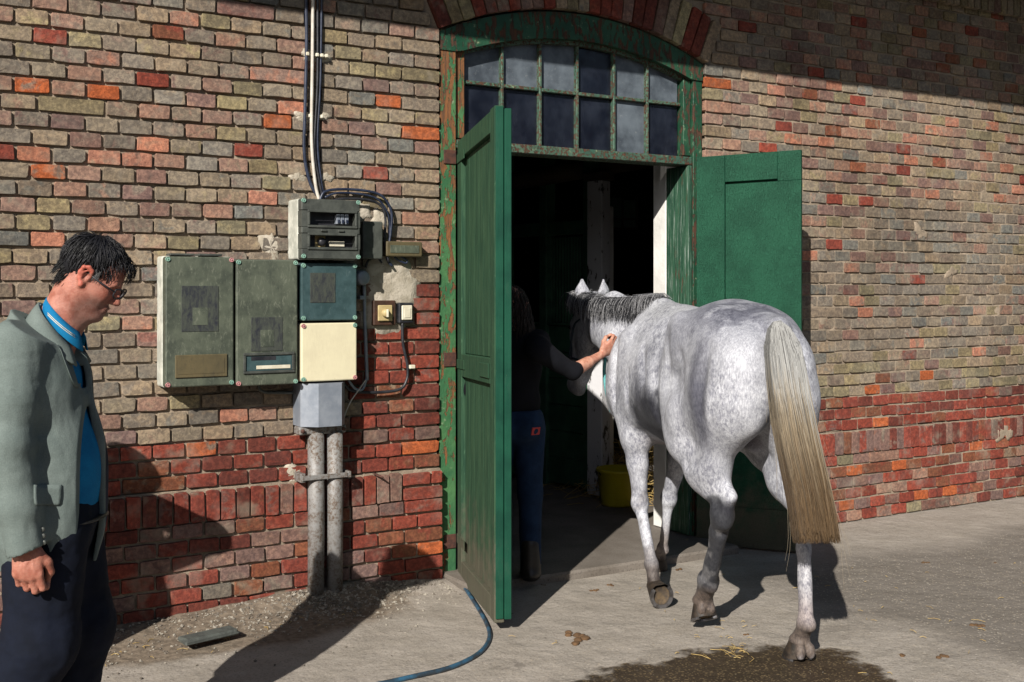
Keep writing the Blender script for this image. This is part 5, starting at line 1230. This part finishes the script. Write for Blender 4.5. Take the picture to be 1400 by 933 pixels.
n = fbm(co, 30, 3); d_h = np.linalg.norm(co - HPm, axis=1); col = np.ones((len(co), 3)) * (.43, .185, .135)
loc_h = (co - HPm) @ RMm
red = np.clip(sstep(.02, .0, np.abs(loc_h[:, 1])) * 0 + sstep(.07, .02, np.linalg.norm(loc_h - (.06, 0, -.02), axis=1)), 0, 1) * (d_h < .2); col = col * (1 - .3 * red[:, None]) + np.array((.42, .12, .08)) * .3 * red[:, None]
stub = (sstep(.085, .05, np.linalg.norm((loc_h - (.045, 0, -.095)) * (1, .8, 1), axis=1)) * (d_h < .2)) * .62; col = col * (1 - stub[:, None]) + np.array((.20, .13, .11)) * stub[:, None]
ear = (np.abs(loc_h[:, 1]) > .080) & (d_h < .13); col[ear] = (.55, .17, .12)
hnd = co[:, 2] < .80; col[hnd] = (.44, .185, .13); col *= (.85 + .3 * n)[:, None]; setcol(me, col); link('body', me, man)
def smooth_noise_folds(P, seed, amp, f1=(9, 9, 3)): return (fbm((P + seed) * f1, 1.0, 3) - .5) * 2 * amp
def torso(S_, g):                                    # g: ease of the garment over the body
    S_.ell((.012, 0, 1.22), (.125 + g, .185 + g, .24), .05); S_.ell((.044, 0, .98), (.128 + g, .17 + g, .22), .08); S_.ell((.03, 0, .84), (.13 + g, .175 + g, .14), .06)
    S_.cone(sh_ * (1, .75, 1) + (0, 0, -.01), sh_ * (1, -.75, 1) + (0, 0, -.01), .058 + g, .058 + g, .06); S_.cone(nk0 + (-.02, 0, .0), (0, 0, 1.30), .066 + g * .8, .10 + g, .05); S_.cone(nk0 + (-.035, 0, -.06), nk0 + (-.022, 0, .085), .080 + g * .5, .066 + g * .5, .04); S_.cone(nk0 + (-.04, .10, -.035), nk0 + (-.04, -.10, -.035), .045 + g, .045 + g, .06); return S_
S = torso(SDF((-.22, -.26, .70), (.32, .26, 1.56), .006), .0)
S.ell((.072, 0, .985), (.110, .13, .17), .05)
cutf(S, lambda P: .855 - P[..., 2] + .0 * P[..., 0]); S.warp(lambda P: smooth_noise_folds(P, 3, .006)); cutf(S, lambda P: (P[..., 2] - (nk0[2] - .01) - (nk0[0] + .03 - P[..., 0]) * .7))
me, co = S.mesh('shirt', M['shirt']); link('shirt', me, man)
# collar of the shirt: a band standing round the neck, folded over
cb = mp(61, 414, -.055); cf_ = mp(103, 463, -.03)
mb = MB(); V_ = []; m_ = 28
for i in range(m_ + 1):
    a = -2.75 + 5.5 * i / m_; cx_, cy_ = -math.cos(a), math.sin(a); fr_ = (1 - math.cos(a)) / 2   # 0 at the nape, 1 at the throat
    ctr = np.array([cb[0] + .062, 0, cb[2]]) * (1 - fr_) + np.array([cf_[0] - .055, 0, cf_[2]]) * fr_; p = ctr + np.array([cx_ * .066, cy_ * .062, 0])
    out = np.array([cx_, cy_, 0]) * 1.0
    for k, (o_, dz) in enumerate(((-.002, -.03), (.0, .014), (.004, .016), (.012, -.002), (.018, -.026 - .018 * fr_), (.014, -.028 - .018 * fr_), (.012, -.010), (.006, -.03))): V_.append(p + out * o_ + (0, 0, dz))
F_ = [(i * 8 + j, (i + 1) * 8 + j, (i + 1) * 8 + (j + 1) % 8, i * 8 + (j + 1) % 8) for i in range(m_) for j in range(8)] + [tuple(range(8)), tuple(m_ * 8 + j for j in range(8))[::-1]]
link('collar', mesh('collar', V_, F_, M['shirt'], True), man)
mb = MB(); pts = [np.array(V_[i * 8 + 3]) + (0, -.0, .0) for i in range(2, 10)]
for off in (0.0, .006): MB().tube([p + (np.array(V_[i * 8 + 11]) - np.array(V_[i * 8 + 3])) * 0 + np.array((0, -.003, -.004 - off)) for i, p in enumerate(pts)], .0013, 5).build('piping', M['cream'], man, True)
# jacket
J = torso(SDF((-.36, -.36, .60), (.32, .36, 1.56), .0055), .024)
J.ell((.038, 0, .82), (.152, .188, .28), .06)
J.ell((.050, 0, 1.0), (.144, .175, .2), .06)
inner = J.f.copy()
cu = wr_ + (-.004, 0, -.004)
for s in (1, -1):
    mir = np.array((1, -s, 1)); J.path([sh_ * mir, (sh_ * .45 + el_ * .55) * mir, el_ * mir, (el_ * .4 + wr_ * .6) * mir, cu * mir], [.080, .073, .063, .058, .054], .03)
J.warp(lambda P: smooth_noise_folds(P, 9, .006, (9, 9, 2.2)) + smooth_noise_folds(P, 5, .004, (6, 6, 22)) * (np.abs(P[..., 1]) > .17) + smooth_noise_folds(P, 12, .0025, (40, 40, 14)) + .003 * np.sin(P[..., 2] * 60 + P[..., 0] * 25) * sstep(.10, .0, np.abs(P[..., 2] - el_[2])) * (np.abs(P[..., 1]) > .17))
arm_d = lambda P: np.abs(P[..., 1]) - .185
def cutjacket(P):
    x, y, z = P[..., 0], P[..., 1], P[..., 2]; xe = np.interp(z, [.70, .80, 1.22, 1.30, 1.52], [.143, .155, .155, .126, .045]) + np.where(y > 0, .045, 0)
    hem = .706 + .010 * np.sin(x * 20) - z; inarm = (np.abs(y) > .17); front = np.where(np.abs(y) > .21, -1, x - xe)
    return np.where(inarm & (z < .83), np.minimum(np.maximum(hem, -1), 9) , np.maximum(hem, front)) * np.where(inarm & (z < .80), 1, 1)
cutf(J, cutjacket)
cutf(J, lambda P: np.where(np.abs(P[..., 1]) > .193, cu[2] - .01 + (P[..., 0] - cu[0]) * .38 - P[..., 2], -9))
cutf(J, lambda P: P[..., 2] - (nk0[2] + .008) - np.maximum(nk0[0] + .055 - P[..., 0], -.2) * .66)
Sx = SDF(J.lo, J.lo + (J.n - 1) * J.res, J.res)
for s in (1, -1): mir = np.array((1, -s, 1)); Sx.path([(el_ * .3 + wr_ * .7) * mir, (cu + (0, 0, -.08)) * mir], [.046, .047], .01)
torso(Sx, .008); Sx.ell((.038, 0, .80), (.134, .168, .30), .04); cutf(Sx, lambda P: P[..., 2] - (nk0[2] - .07) - np.maximum(P[..., 0] - nk0[0] - .03, 0) * 0); Sx.cone(nk0 + (.01, 0, -.12), nk0 + (.015, 0, .12), .068, .068, .01)
sx = Sx.f[:J.f.shape[0], :J.f.shape[1], :J.f.shape[2]]; J.f = np.maximum(J.f, -sx)
me, co = J.mesh('jacket', M['linen']); jk = link('jacket', me, man); me.materials.append(M['lining'])
for p_ in me.polygons:
    if p_.center[1] > .02 and p_.normal[1] < .1 and p_.center[1] < .21 and p_.center[2] < 1.40 and p_.center[0] > .0: p_.material_index = 1
V2 = []; m2_ = 30; ja = mp(51, 419, -.07); jb = mp(88, 476, -.07)
for i in range(m2_ + 1):
    a = -2.35 + 4.7 * i / m2_; cx_, cy_ = -math.cos(a), math.sin(a); fr_ = (1 - math.cos(a)) / 1.70
    ctr = np.array([ja[0] + .070, 0, ja[2]]) * (1 - fr_) + np.array([jb[0] - .045, 0, jb[2]]) * fr_; p = ctr + np.array([cx_ * .080, cy_ * .083, 0]); out = np.array([cx_, cy_, 0])
    for o_, dz in ((-.004, -.045), (-.003, .006), (.004, .012), (.020, -.008), (.046, -.050), (.040, -.056), (.014, -.020), (.004, -.05)): V2.append(p + out * o_ + (0, 0, dz))
F2 = [(i * 8 + j, (i + 1) * 8 + j, (i + 1) * 8 + (j + 1) % 8, i * 8 + (j + 1) % 8) for i in range(m2_) for j in range(8)] + [tuple(range(8)), tuple(m2_ * 8 + j for j in range(8))[::-1]]
link('jacket_collar', mesh('jacket_collar', V2, F2, M['linen'], True), jk)
# lapel and pocket flap laid on the jacket (the side the camera sees)
from mathutils.bvhtree import BVHTree
bv = BVHTree.FromPolygons([tuple(v.co) for v in me.vertices], [tuple(p.vertices) for p in me.polygons])
def on_jacket(px, py, off):
    o_ = mloc(CAM); v = VD + VR * (px - CX) / FPX + VU * (HY - py) / FPX; dl = np.array([v @ mf, v @ ml, v[2]]); h_ = bv.ray_cast(Vector(o_), Vector(dl).normalized())
    if h_[0] is None: return None
    return np.array(h_[0]) - dl / np.linalg.norm(dl) * off
def applique(name, outline, mat_, off=.004, n=9, parent=jk):
    """cloth piece: outline = list of (left px, right px, y px) rows"""
    V = []; rows = []
    last = None
    for (x0, x1, y) in outline:
        row = []
        for k in range(n):
            p = on_jacket(x0 + (x1 - x0) * k / (n - 1), y, off)
            if p is None or (row and abs(p[1] - row[-1][1]) > .03): p = (row[-1] + (row[-1] - row[-2]) if len(row) > 1 else (last if last is not None else mp(x0, y, -.15)))
            row.append(p); last = p
        rows.append(row)
    m_ = len(rows); A = [p for r_ in rows for p in r_]; nrm = np.array(mloc(CAM)) - np.array(A[0]); nrm /= np.linalg.norm(nrm)
    B = [p - nrm * (off + .002) for p in A]; V = A + B; N_ = m_ * n; F = []
    for i in range(m_ - 1):
        for j in range(n - 1): a = i * n + j; F.append((a, a + 1, a + n + 1, a + n)); F.append((N_ + a, N_ + a + n, N_ + a + n + 1, N_ + a + 1))
    ring = [j for j in range(n)] + [i * n + n - 1 for i in range(1, m_)] + [(m_ - 1) * n + j for j in range(n - 2, -1, -1)] + [i * n for i in range(m_ - 2, 0, -1)]
    for a, b in zip(ring, ring[1:] + ring[:1]): F.append((b, a, N_ + a, N_ + b))
    return link(name, mesh(name, V, F, mat_, True), parent)
applique('pocket_flap', [(46, 84, 663), (46, 84, 670), (46, 84, 680), (47, 83, 688), (49, 80, 691)], M['linen'], .006)
applique('lapel', [(70, 79, 440), (73, 88, 455), (77, 95, 470), (83, 92, 480), (87, 97, 492), (92, 101, 505), (97, 105, 518), (103, 108, 530)], M['linen'], .008)
for k in range(3):
    q = on_jacket(60 - k * 1.0, 742 - k * 9, .002)
    if q is not None:
        v, f = lathe([(.0005, .004), (.006, .004), (.0075, .002), (.0075, -.003)], 12); o = link('cuff_button', mesh('cuff_button', [(a, -c, b) for a, b, c in v], f, M['housing_dark'], True), jk, tuple(q))
# trousers
T = SDF((-.30, -.26, .05), (.34, .26, .93), .006)
T.ell((.045, 0, .86), (.142, .165, .12), .05)
for s in (1, -1):
    T.path([(.05, .085 * s, .80), (.070 + .035 * s, .092 * s, .48), (-.055 + .10 * s, .092 * s, .09)], [.125, .102, .085], .05, flat=(0, 1, 0), fs=.88)
T.warp(lambda P: smooth_noise_folds(P, 2, .008, (9, 9, 3)) + smooth_noise_folds(P, 7, .004, (24, 24, 30)))
cutf(T, lambda P: P[..., 2] - .905); cutf(T, lambda P: .07 - P[..., 2]); me, co = T.mesh('trousers', M['navy']); link('trousers', me, man)
MB().tube([(.045 + .150 * math.cos(a), .172 * math.sin(a), .845) for a in np.linspace(0, 2 * math.pi, 40)], .016, 6, caps=False, flat=.35).build('belt', M['shoe_leather'], man, True)
for s in (1, -1):
    Sh = SDF((-.2 , -.2, -.01), (.35, .2, .14), .006); c_ = np.array((-.02 + .10 * s, .09 * s, .045)); Sh.ell(c_ + (.03, 0, -.01), (.15, .05, .045), .02); Sh.ell(c_ + (-.06, 0, .03), (.06, .042, .06), .03); cutf(Sh, lambda P: .004 - P[..., 2]); me, co = Sh.mesh('shoe', M['shoe_leather']); link('shoe', me, man)
# glasses
gl = MB(); 
for s in (1, -1):
    gl.tube([Qm(-.010, .082 * s, .016), Qm(.04, .079 * s, .006), Qm(.098, .066 * s, .000)], .0028, 6); gl.tube(spline([Qm(.100, .064 * s, .010), Qm(.112, .038 * s, .014), Qm(.119, .012 * s, .008), Qm(.116, .014 * s, -.014), Qm(.110, .036 * s, -.022), Qm(.101, .060 * s, -.014), Qm(.100, .064 * s, .010)], 5), .0028, 6, caps=False)
gl.tube([Qm(.119, .012, .004), Qm(.122, 0, .006), Qm(.119, -.012, .004)], .0025, 6); gl.build('glasses', M['black'], man, True)
# hair: a cap and combed strands
hs_ = SDF((HPm[0] - .16, -.12, HPm[2] - .13), (HPm[0] + .16, .12, HPm[2] + .18), .005)
hs_.ell(Qm(-.022, 0, .052), (.095, .074, .083), .01, RMm); hs_.ell(Qm(.03, 0, .085), (.050, .055, .037), .02, RMm); hs_.ell(Qm(-.070, 0, .0), (.037, .053, .046), .03, RMm)
cutf(hs_, lambda P: (lambda L: np.maximum((L[..., 0] - .052 - .35 * (L[..., 2] - .10)) , np.where(L[..., 0] > -.035, .034 - L[..., 2], -.060 - L[..., 2])))((P - HPm) @ RMm))
me, co = hs_.mesh('hair', M['hair_black']); setcol(me, np.ones((len(co), 3)) * (.006, .006, .008)); hr = link('hair', me, man)
r = random.Random(31); st_ = []; cl_ = []
crown = np.array((-.055, 0, .128))
for k in range(2300):
    th = r.uniform(-math.pi, math.pi); ph = math.acos(r.uniform(-1.0, 1.0)); d0 = np.array((math.sin(ph) * math.cos(th), math.sin(ph) * math.sin(th), math.cos(ph)))
    p = np.array((-.020, 0, .050)) + d0 * np.array((.104, .080, .090))
    if p[0] > .055 and p[2] < .10: continue
    if p[0] > -.025 and p[2] < .036: continue
    if p[2] < -.065: continue
    flow = p - crown; flow = flow - (flow @ d0) * d0; flow /= np.linalg.norm(flow) + 1e-6; flow = flow + np.array((.35 if p[0] > -.02 else -.25, 0, -.4)); flow -= (flow @ d0) * d0; flow /= np.linalg.norm(flow) + 1e-6
    ln = r.uniform(.035, .075) * (.60 if p[0] > .02 else 1); q = p.copy(); pts = [Qm(*q)]; lift = r.uniform(.0, .012); bend = np.array((r.gauss(0, .12), r.gauss(0, .12), r.gauss(0, .12)))
    for j in range(1, 6):
        q = q + (flow + bend) * ln / 5; dd = q - np.array((-.020, 0, .050)); rad = math.sqrt(((dd / np.array((.104, .080, .090))) ** 2).sum()); tgt = 1.02 + lift / .09 * math.sin(j / 5 * 2.6) + (.10 * j / 5 if p[0] > .04 else 0)
        q = np.array((-.020, 0, .050)) + dd / rad * tgt if q[2] > .0 or p[0] < -.02 else q; n_ = dd / np.linalg.norm(dd); flow = flow - (flow @ n_) * n_ + np.array((0, 0, -.18)); flow /= np.linalg.norm(flow); pts.append(Qm(*q))
    st_.append((pts, r.uniform(.0008, .0016))); g_ = r.choice((.006, .008, .010, .014, .03)) ; side = abs(p[1]) > .055 and p[2] < .06; g_ = g_ * (2.5 if side and r.random() < .3 else 1); cl_.append((g_, g_, g_ * 1.15))
for k in range(38):                                   # grey sideburn
    a = Qm(.018 + r.uniform(-.016, .016), -.077 - r.uniform(0, .003), .030 + r.uniform(-.006, .012)); b = Qm(.022 + r.uniform(-.014, .02), -.078, .002 + r.uniform(-.01, .01)); g_ = r.uniform(.05, .18); st_.append(([a, (a + b) / 2 + (0, -.002, 0), b], .0007)); cl_.append((g_, g_, g_))
for k in range(420):                                  # nape
    sy = r.uniform(-1, 1); a = np.array((-.060 - .045 * math.sqrt(max(0, 1 - sy * sy)), .060 * sy, r.uniform(-.035, .03))); a[0] += .02 * (a[2] < 0) ; ln = r.uniform(.030, .062); pts = [Qm(*(a + np.array((-.006 - .004 * j + r.gauss(0, .0015), r.gauss(0, .002), -ln * j / 4)))) for j in range(5)]
    st_.append((pts, r.uniform(.0008, .0015))); g_ = r.choice((.006, .008, .012)); cl_.append((g_, g_, g_ * 1.1))
for k in range(60):                                   # loose fringe over the forehead
    a = Qm(.060 + r.uniform(-.01, .012), r.uniform(-.05, .05), .115 + r.uniform(-.02, .01)); b = Qm(.100 + r.uniform(-.008, .012), r.uniform(-.05, .05), .085 + r.uniform(-.02, .015)); c_ = Qm(.108 + r.uniform(-.008, .016), r.uniform(-.05, .04), .055 + r.uniform(-.025, .02)); st_.append((spline([a, b, c_], 3), .0011)); cl_.append((.008, .008, .01))
strand_mesh('hair_strands', st_, M['hair_black'], cl_).build('hair_strands', M['hair_black'], hr, True)

# ---------------------------------------------------------------- woman holding the horse, half hidden by the door leaf
WO = np.array([3.03, -.27, .045]); WR_ = R(62)
wom = thing('person', 'woman in dark top and blue jeans in the doorway, bare forearm reaching to the horse', 'person', loc=tuple(WO), rz=WR_)
wf = np.array([math.cos(WR_), math.sin(WR_), 0]); wll = np.array([-math.sin(WR_), math.cos(WR_), 0])
def wloc(p): p = np.array(p, float) - WO; return np.array([p @ wf, p @ wll, p[2]])
Zh = float((hw((.27, .22, 1.3)) - CAM) @ VD)
wrist = wloc(at(824, 484, Zh - .06)); knu = wloc(at(843, 466, Zh - .03)); elb = wloc(at(783, 508, Zh - .22)); shd = wloc(at(735, 478, Zh - .32))
S = SDF((-.30, -.85, -.02), (.55, .30, 1.60), .0055)
Hw = np.array((.045, .0, 1.40)); pw = R(12); yw = R(-25); RMw = rotm(0, 0, yw) @ np.stack([np.array([math.cos(pw), 0, -math.sin(pw)]), np.array([0, 1, 0]), np.array([math.sin(pw), 0, math.cos(pw)])], 1)
Qw = head(S, Hw, RMw, .88, True); S.cone(Qw(-.03, 0, -.05), (.0, 0, 1.24), .045, .05, .03)
S.ell((0, 0, 1.08), (.085, .13, .17), .05); S.ell((.0, 0, .86), (.09, .13, .12), .05)
S.path([shd, elb, wrist], [.042, .032, .020], .02); S.cone(elb * .5 + wrist * .5, elb * .8 + wrist * .2, .027, .031, .02)
hand(S, wrist, knu - wrist, (-.2, -.2, 1), wloc(CAM) - wrist, .92, curl=1.15)
shl = np.array((-.0, .15, 1.22)); S.path([shl, (.06, .21, .97), (.22, .12, .92)], [.042, .034, .024], .02); hand(S, (.22, .12, .92), (1, -.2, .1), (0, 0, 1), (.2, 1, 0), .9)
for s in (1, -1): S.path([(0, .08 * s, .80), (.02 + .04 * s, .085 * s, .44), (-.02 + .05 * s, .085 * s, .07)], [.07, .045, .03], .03); S.ell((.05 + .05 * s, .085 * s, .04), (.10, .035, .03), .02)
me, co = S.mesh('woman_body', M['skin']); n = fbm(co, 30, 2); setcol(me, np.ones((len(co), 3)) * (.56, .30, .215) * (.9 + .2 * n)[:, None]); link('body', me, wom)
S = SDF((-.30, -.85, .70), (.45, .32, 1.36), .007)
S.ell((0, 0, 1.10), (.105, .155, .18), .05); S.ell((.0, 0, .92), (.105, .145, .14), .05); S.cone((0, -.13, 1.23), (0, .13, 1.23), .055, .055, .05)
slv = elb * .80 + wrist * .20; S.path([shd, elb, slv], [.058, .045, .039], .03); S.path([shl, (.06, .21, .97), (.17, .15, .93)], [.06, .05, .042], .03); S.cone((0, -.12, 1.22), shd, .06, .062, .04)
S.warp(lambda P: smooth_noise_folds(P, 4, .009)); cutf(S, lambda P: .80 - P[..., 2]); cutf(S, lambda P: (P - slv) @ ((wrist - elb) / np.linalg.norm(wrist - elb)) * np.where((P[..., 1] < -.25), 1, 0) + np.where(P[..., 1] < -.25, 0, -9)); me, co = S.mesh('top', M['blackcloth']); link('top', me, wom)
S = SDF((-.25, -.25, .06), (.30, .25, .90), .006); S.ell((-.012, 0, .82), (.115, .155, .12), .04)
for s in (1, -1): S.ell((-.065, .07 * s, .79), (.075, .08, .085), .03); S.path([(0, .08 * s, .76), (.02 + .04 * s, .085 * s, .44), (-.02 + .05 * s, .085 * s, .09)], [.088, .062, .055], .03)
S.warp(lambda P: smooth_noise_folds(P, 6, .008, (9, 9, 7))); cutf(S, lambda P: P[..., 2] - .875); cutf(S, lambda P: .08 - P[..., 2]); me, co = S.mesh('jeans', M['denim']); je = link('jeans', me, wom)
bvj = BVHTree.FromPolygons([tuple(v.co) for v in me.vertices], [tuple(p.vertices) for p in me.polygons])
v = at(733, 590, 1) - CAM; dl = np.array([v @ wf, v @ wll, v[2]]); h_ = bvj.ray_cast(Vector(wloc(CAM)), Vector(dl).normalized())
if h_[0] is not None:
    q = h_[0] + h_[1] * .003; ang = h_[1].to_track_quat('Z', 'Y').to_euler(); o = MB().box(-.026, .026, -.020, .020, -.002, .003, b=.001).build('packet', simple('red card', (.45, .03, .03), (.40, .03, .03), 20, .5), wom, loc=tuple(q), rot=tuple(ang)); MB().box(-.019, .019, -.012, .014, .0032, .005).build('packet_label', M['cream'], o)
for s in (1, -1):
    Sh = SDF((-.2, -.2, -.01), (.3, .2, .22), .006); c_ = np.array((-.02 + .05 * s, .085 * s, .045)); Sh.ell(c_ + (.05, 0, -.01), (.125, .045, .042), .02); Sh.cone(c_ + (-.01, 0, .0), c_ + (-.0, 0, .14), .055, .05, .02); cutf(Sh, lambda P: .003 - P[..., 2]); me, co = Sh.mesh('boot', M['shoe_leather']); link('boot', me, wom)
r = random.Random(8); st_ = []; cl_ = []
for k in range(700):
    th = r.uniform(-math.pi, math.pi); ph = math.acos(r.uniform(-.2, 1)); d0 = np.array((math.sin(ph) * math.cos(th), math.sin(ph) * math.sin(th), math.cos(ph)))
    p = np.array((-.018, 0, .05)) + d0 * np.array((.104, .082, .09))
    if p[0] > .05: continue
    a = Qw(*p); L_ = r.uniform(.22, .42); pts = [a]; q = a.copy(); out = np.array((-.25, d0[1] * .5, 0)); ph2 = r.uniform(0, 6)
    for j in range(1, 8): s_ = j / 7; q = a + out * L_ * .35 * math.sin(s_ * 1.6) + np.array((0, 0, -L_ * s_)) + np.array((math.sin(ph2 + s_ * 14), math.cos(ph2 + s_ * 13), 0)) * .010; pts.append(q)
    st_.append((pts, r.uniform(.0014, .0026))); g_ = r.uniform(.6, 1.4); cl_.append((.022 * g_, .013 * g_, .008 * g_))
strand_mesh('hair', st_, M['hair_black'], cl_).build('hair', M['hair_black'], wom, True)

# ---------------------------------------------------------------- bystander just outside the frame, whose shadow falls on the wall
BO = np.array([.22, -.80, 0.0]); by = thing('person', 'bystander with one hand on the hip, casting a shadow on the red bricks', 'person', loc=tuple(BO), rz=R(100))
S = SDF((-.3, -.62, -.02), (.3, .62, 1.65), .009)
Qb = head(S, np.array((.02, 0, 1.42)), np.eye(3), .92); S.cone((0, 0, 1.36), (0, 0, 1.26), .05, .055, .03); S.ell((0, 0, 1.08), (.09, .14, .18), .05); S.ell((0, 0, .86), (.10, .14, .13), .05)
S.path([(0, -.17, 1.22), (-.05, -.44, 1.07), (.03, -.20, .93)], [.045, .038, .028], .02); hand(S, (.03, -.20, .93), (.1, 1, -.3), (1, 0, 0), (0, 0, 1), .9)
S.path([(0, .17, 1.22), (-.02, .24, .98), (.06, .24, .78)], [.045, .036, .026], .02); hand(S, (.06, .24, .78), (.1, 0, -1), (1, 0, 0), (0, 1, 0), .9)
for s in (1, -1): S.path([(0, .09 * s, .82), (.02, .10 * s, .45), (-.02, .10 * s, .08)], [.08, .055, .04], .03); S.ell((.05, .10 * s, .04), (.12, .04, .035), .02)
me, co = S.mesh('bystander_body', M['skin']); setcol(me, np.ones((len(co), 3)) * (.5, .27, .2)); link('body', me, by)
S = SDF((-.3, -.62, .70), (.3, .62, 1.40), .011); S.ell((0, 0, 1.10), (.12, .17, .20), .05); S.ell((0, 0, .90), (.13, .17, .16), .05); S.cone((0, -.15, 1.23), (0, .15, 1.23), .06, .06, .05)
S.path([(0, -.17, 1.22), (-.05, -.44, 1.07), (.02, -.24, .95)], [.065, .06, .05], .03); S.path([(0, .17, 1.22), (-.02, .24, .98), (.05, .24, .82)], [.065, .055, .05], .03); me, co = S.mesh('coat', M['blackcloth']); link('coat', me, by)
S = SDF((-.25, -.25, .06), (.25, .25, .95), .011)
for s in (1, -1): S.path([(0, .085 * s, .84), (.02, .10 * s, .45), (-.02, .10 * s, .10)], [.11, .08, .07], .03)
me, co = S.mesh('trousers', M['navy']); link('trousers', me, by)
hs_ = SDF((-.15, -.12, 1.3), (.17, .12, 1.6), .008); hs_.ell(Qb(-.025, 0, .06), (.10, .08, .085), .01); cutf(hs_, lambda P: (P[..., 0] - .06)); me, co = hs_.mesh('hair', M['hair_black']); setcol(me, np.ones((len(co), 3)) * (.02, .015, .01)); link('hair', me, by)
# ================================================================ ADDED BARN, unseen behind the camera, blocks low sky light
ob = thing('sky_block_barn', 'unseen dark long barn added behind the camera to block low sky light', 'building', loc=(0, 0, 0))
MB().box(-30, 26, -22.5, -22.2, 0, 4.6).build('wall', simple('barn brick', (.12, .07, .05), (.09, .055, .04), 3, .9), ob)
MB().add([(-31, -21.6, 4.5), (27, -21.6, 4.5), (27, -27, 7.4), (-31, -27, 7.4), (-31, -21.6, 4.3), (27, -21.6, 4.3), (27, -27, 7.2), (-31, -27, 7.2)], [(0, 1, 2, 3), (7, 6, 5, 4), (0, 4, 5, 1), (1, 5, 6, 2), (2, 6, 7, 3), (3, 7, 4, 0)]).build('roof', simple('barn tiles', (.12, .05, .035), (.08, .04, .03), 5, .85), ob)
for k in range(12): MB().box(-27 + k * 4.4, -25.8 + k * 4.4, -22.19, -22.15, .9, 2.5, b=.02).build('shutter', M['gloss'], ob)
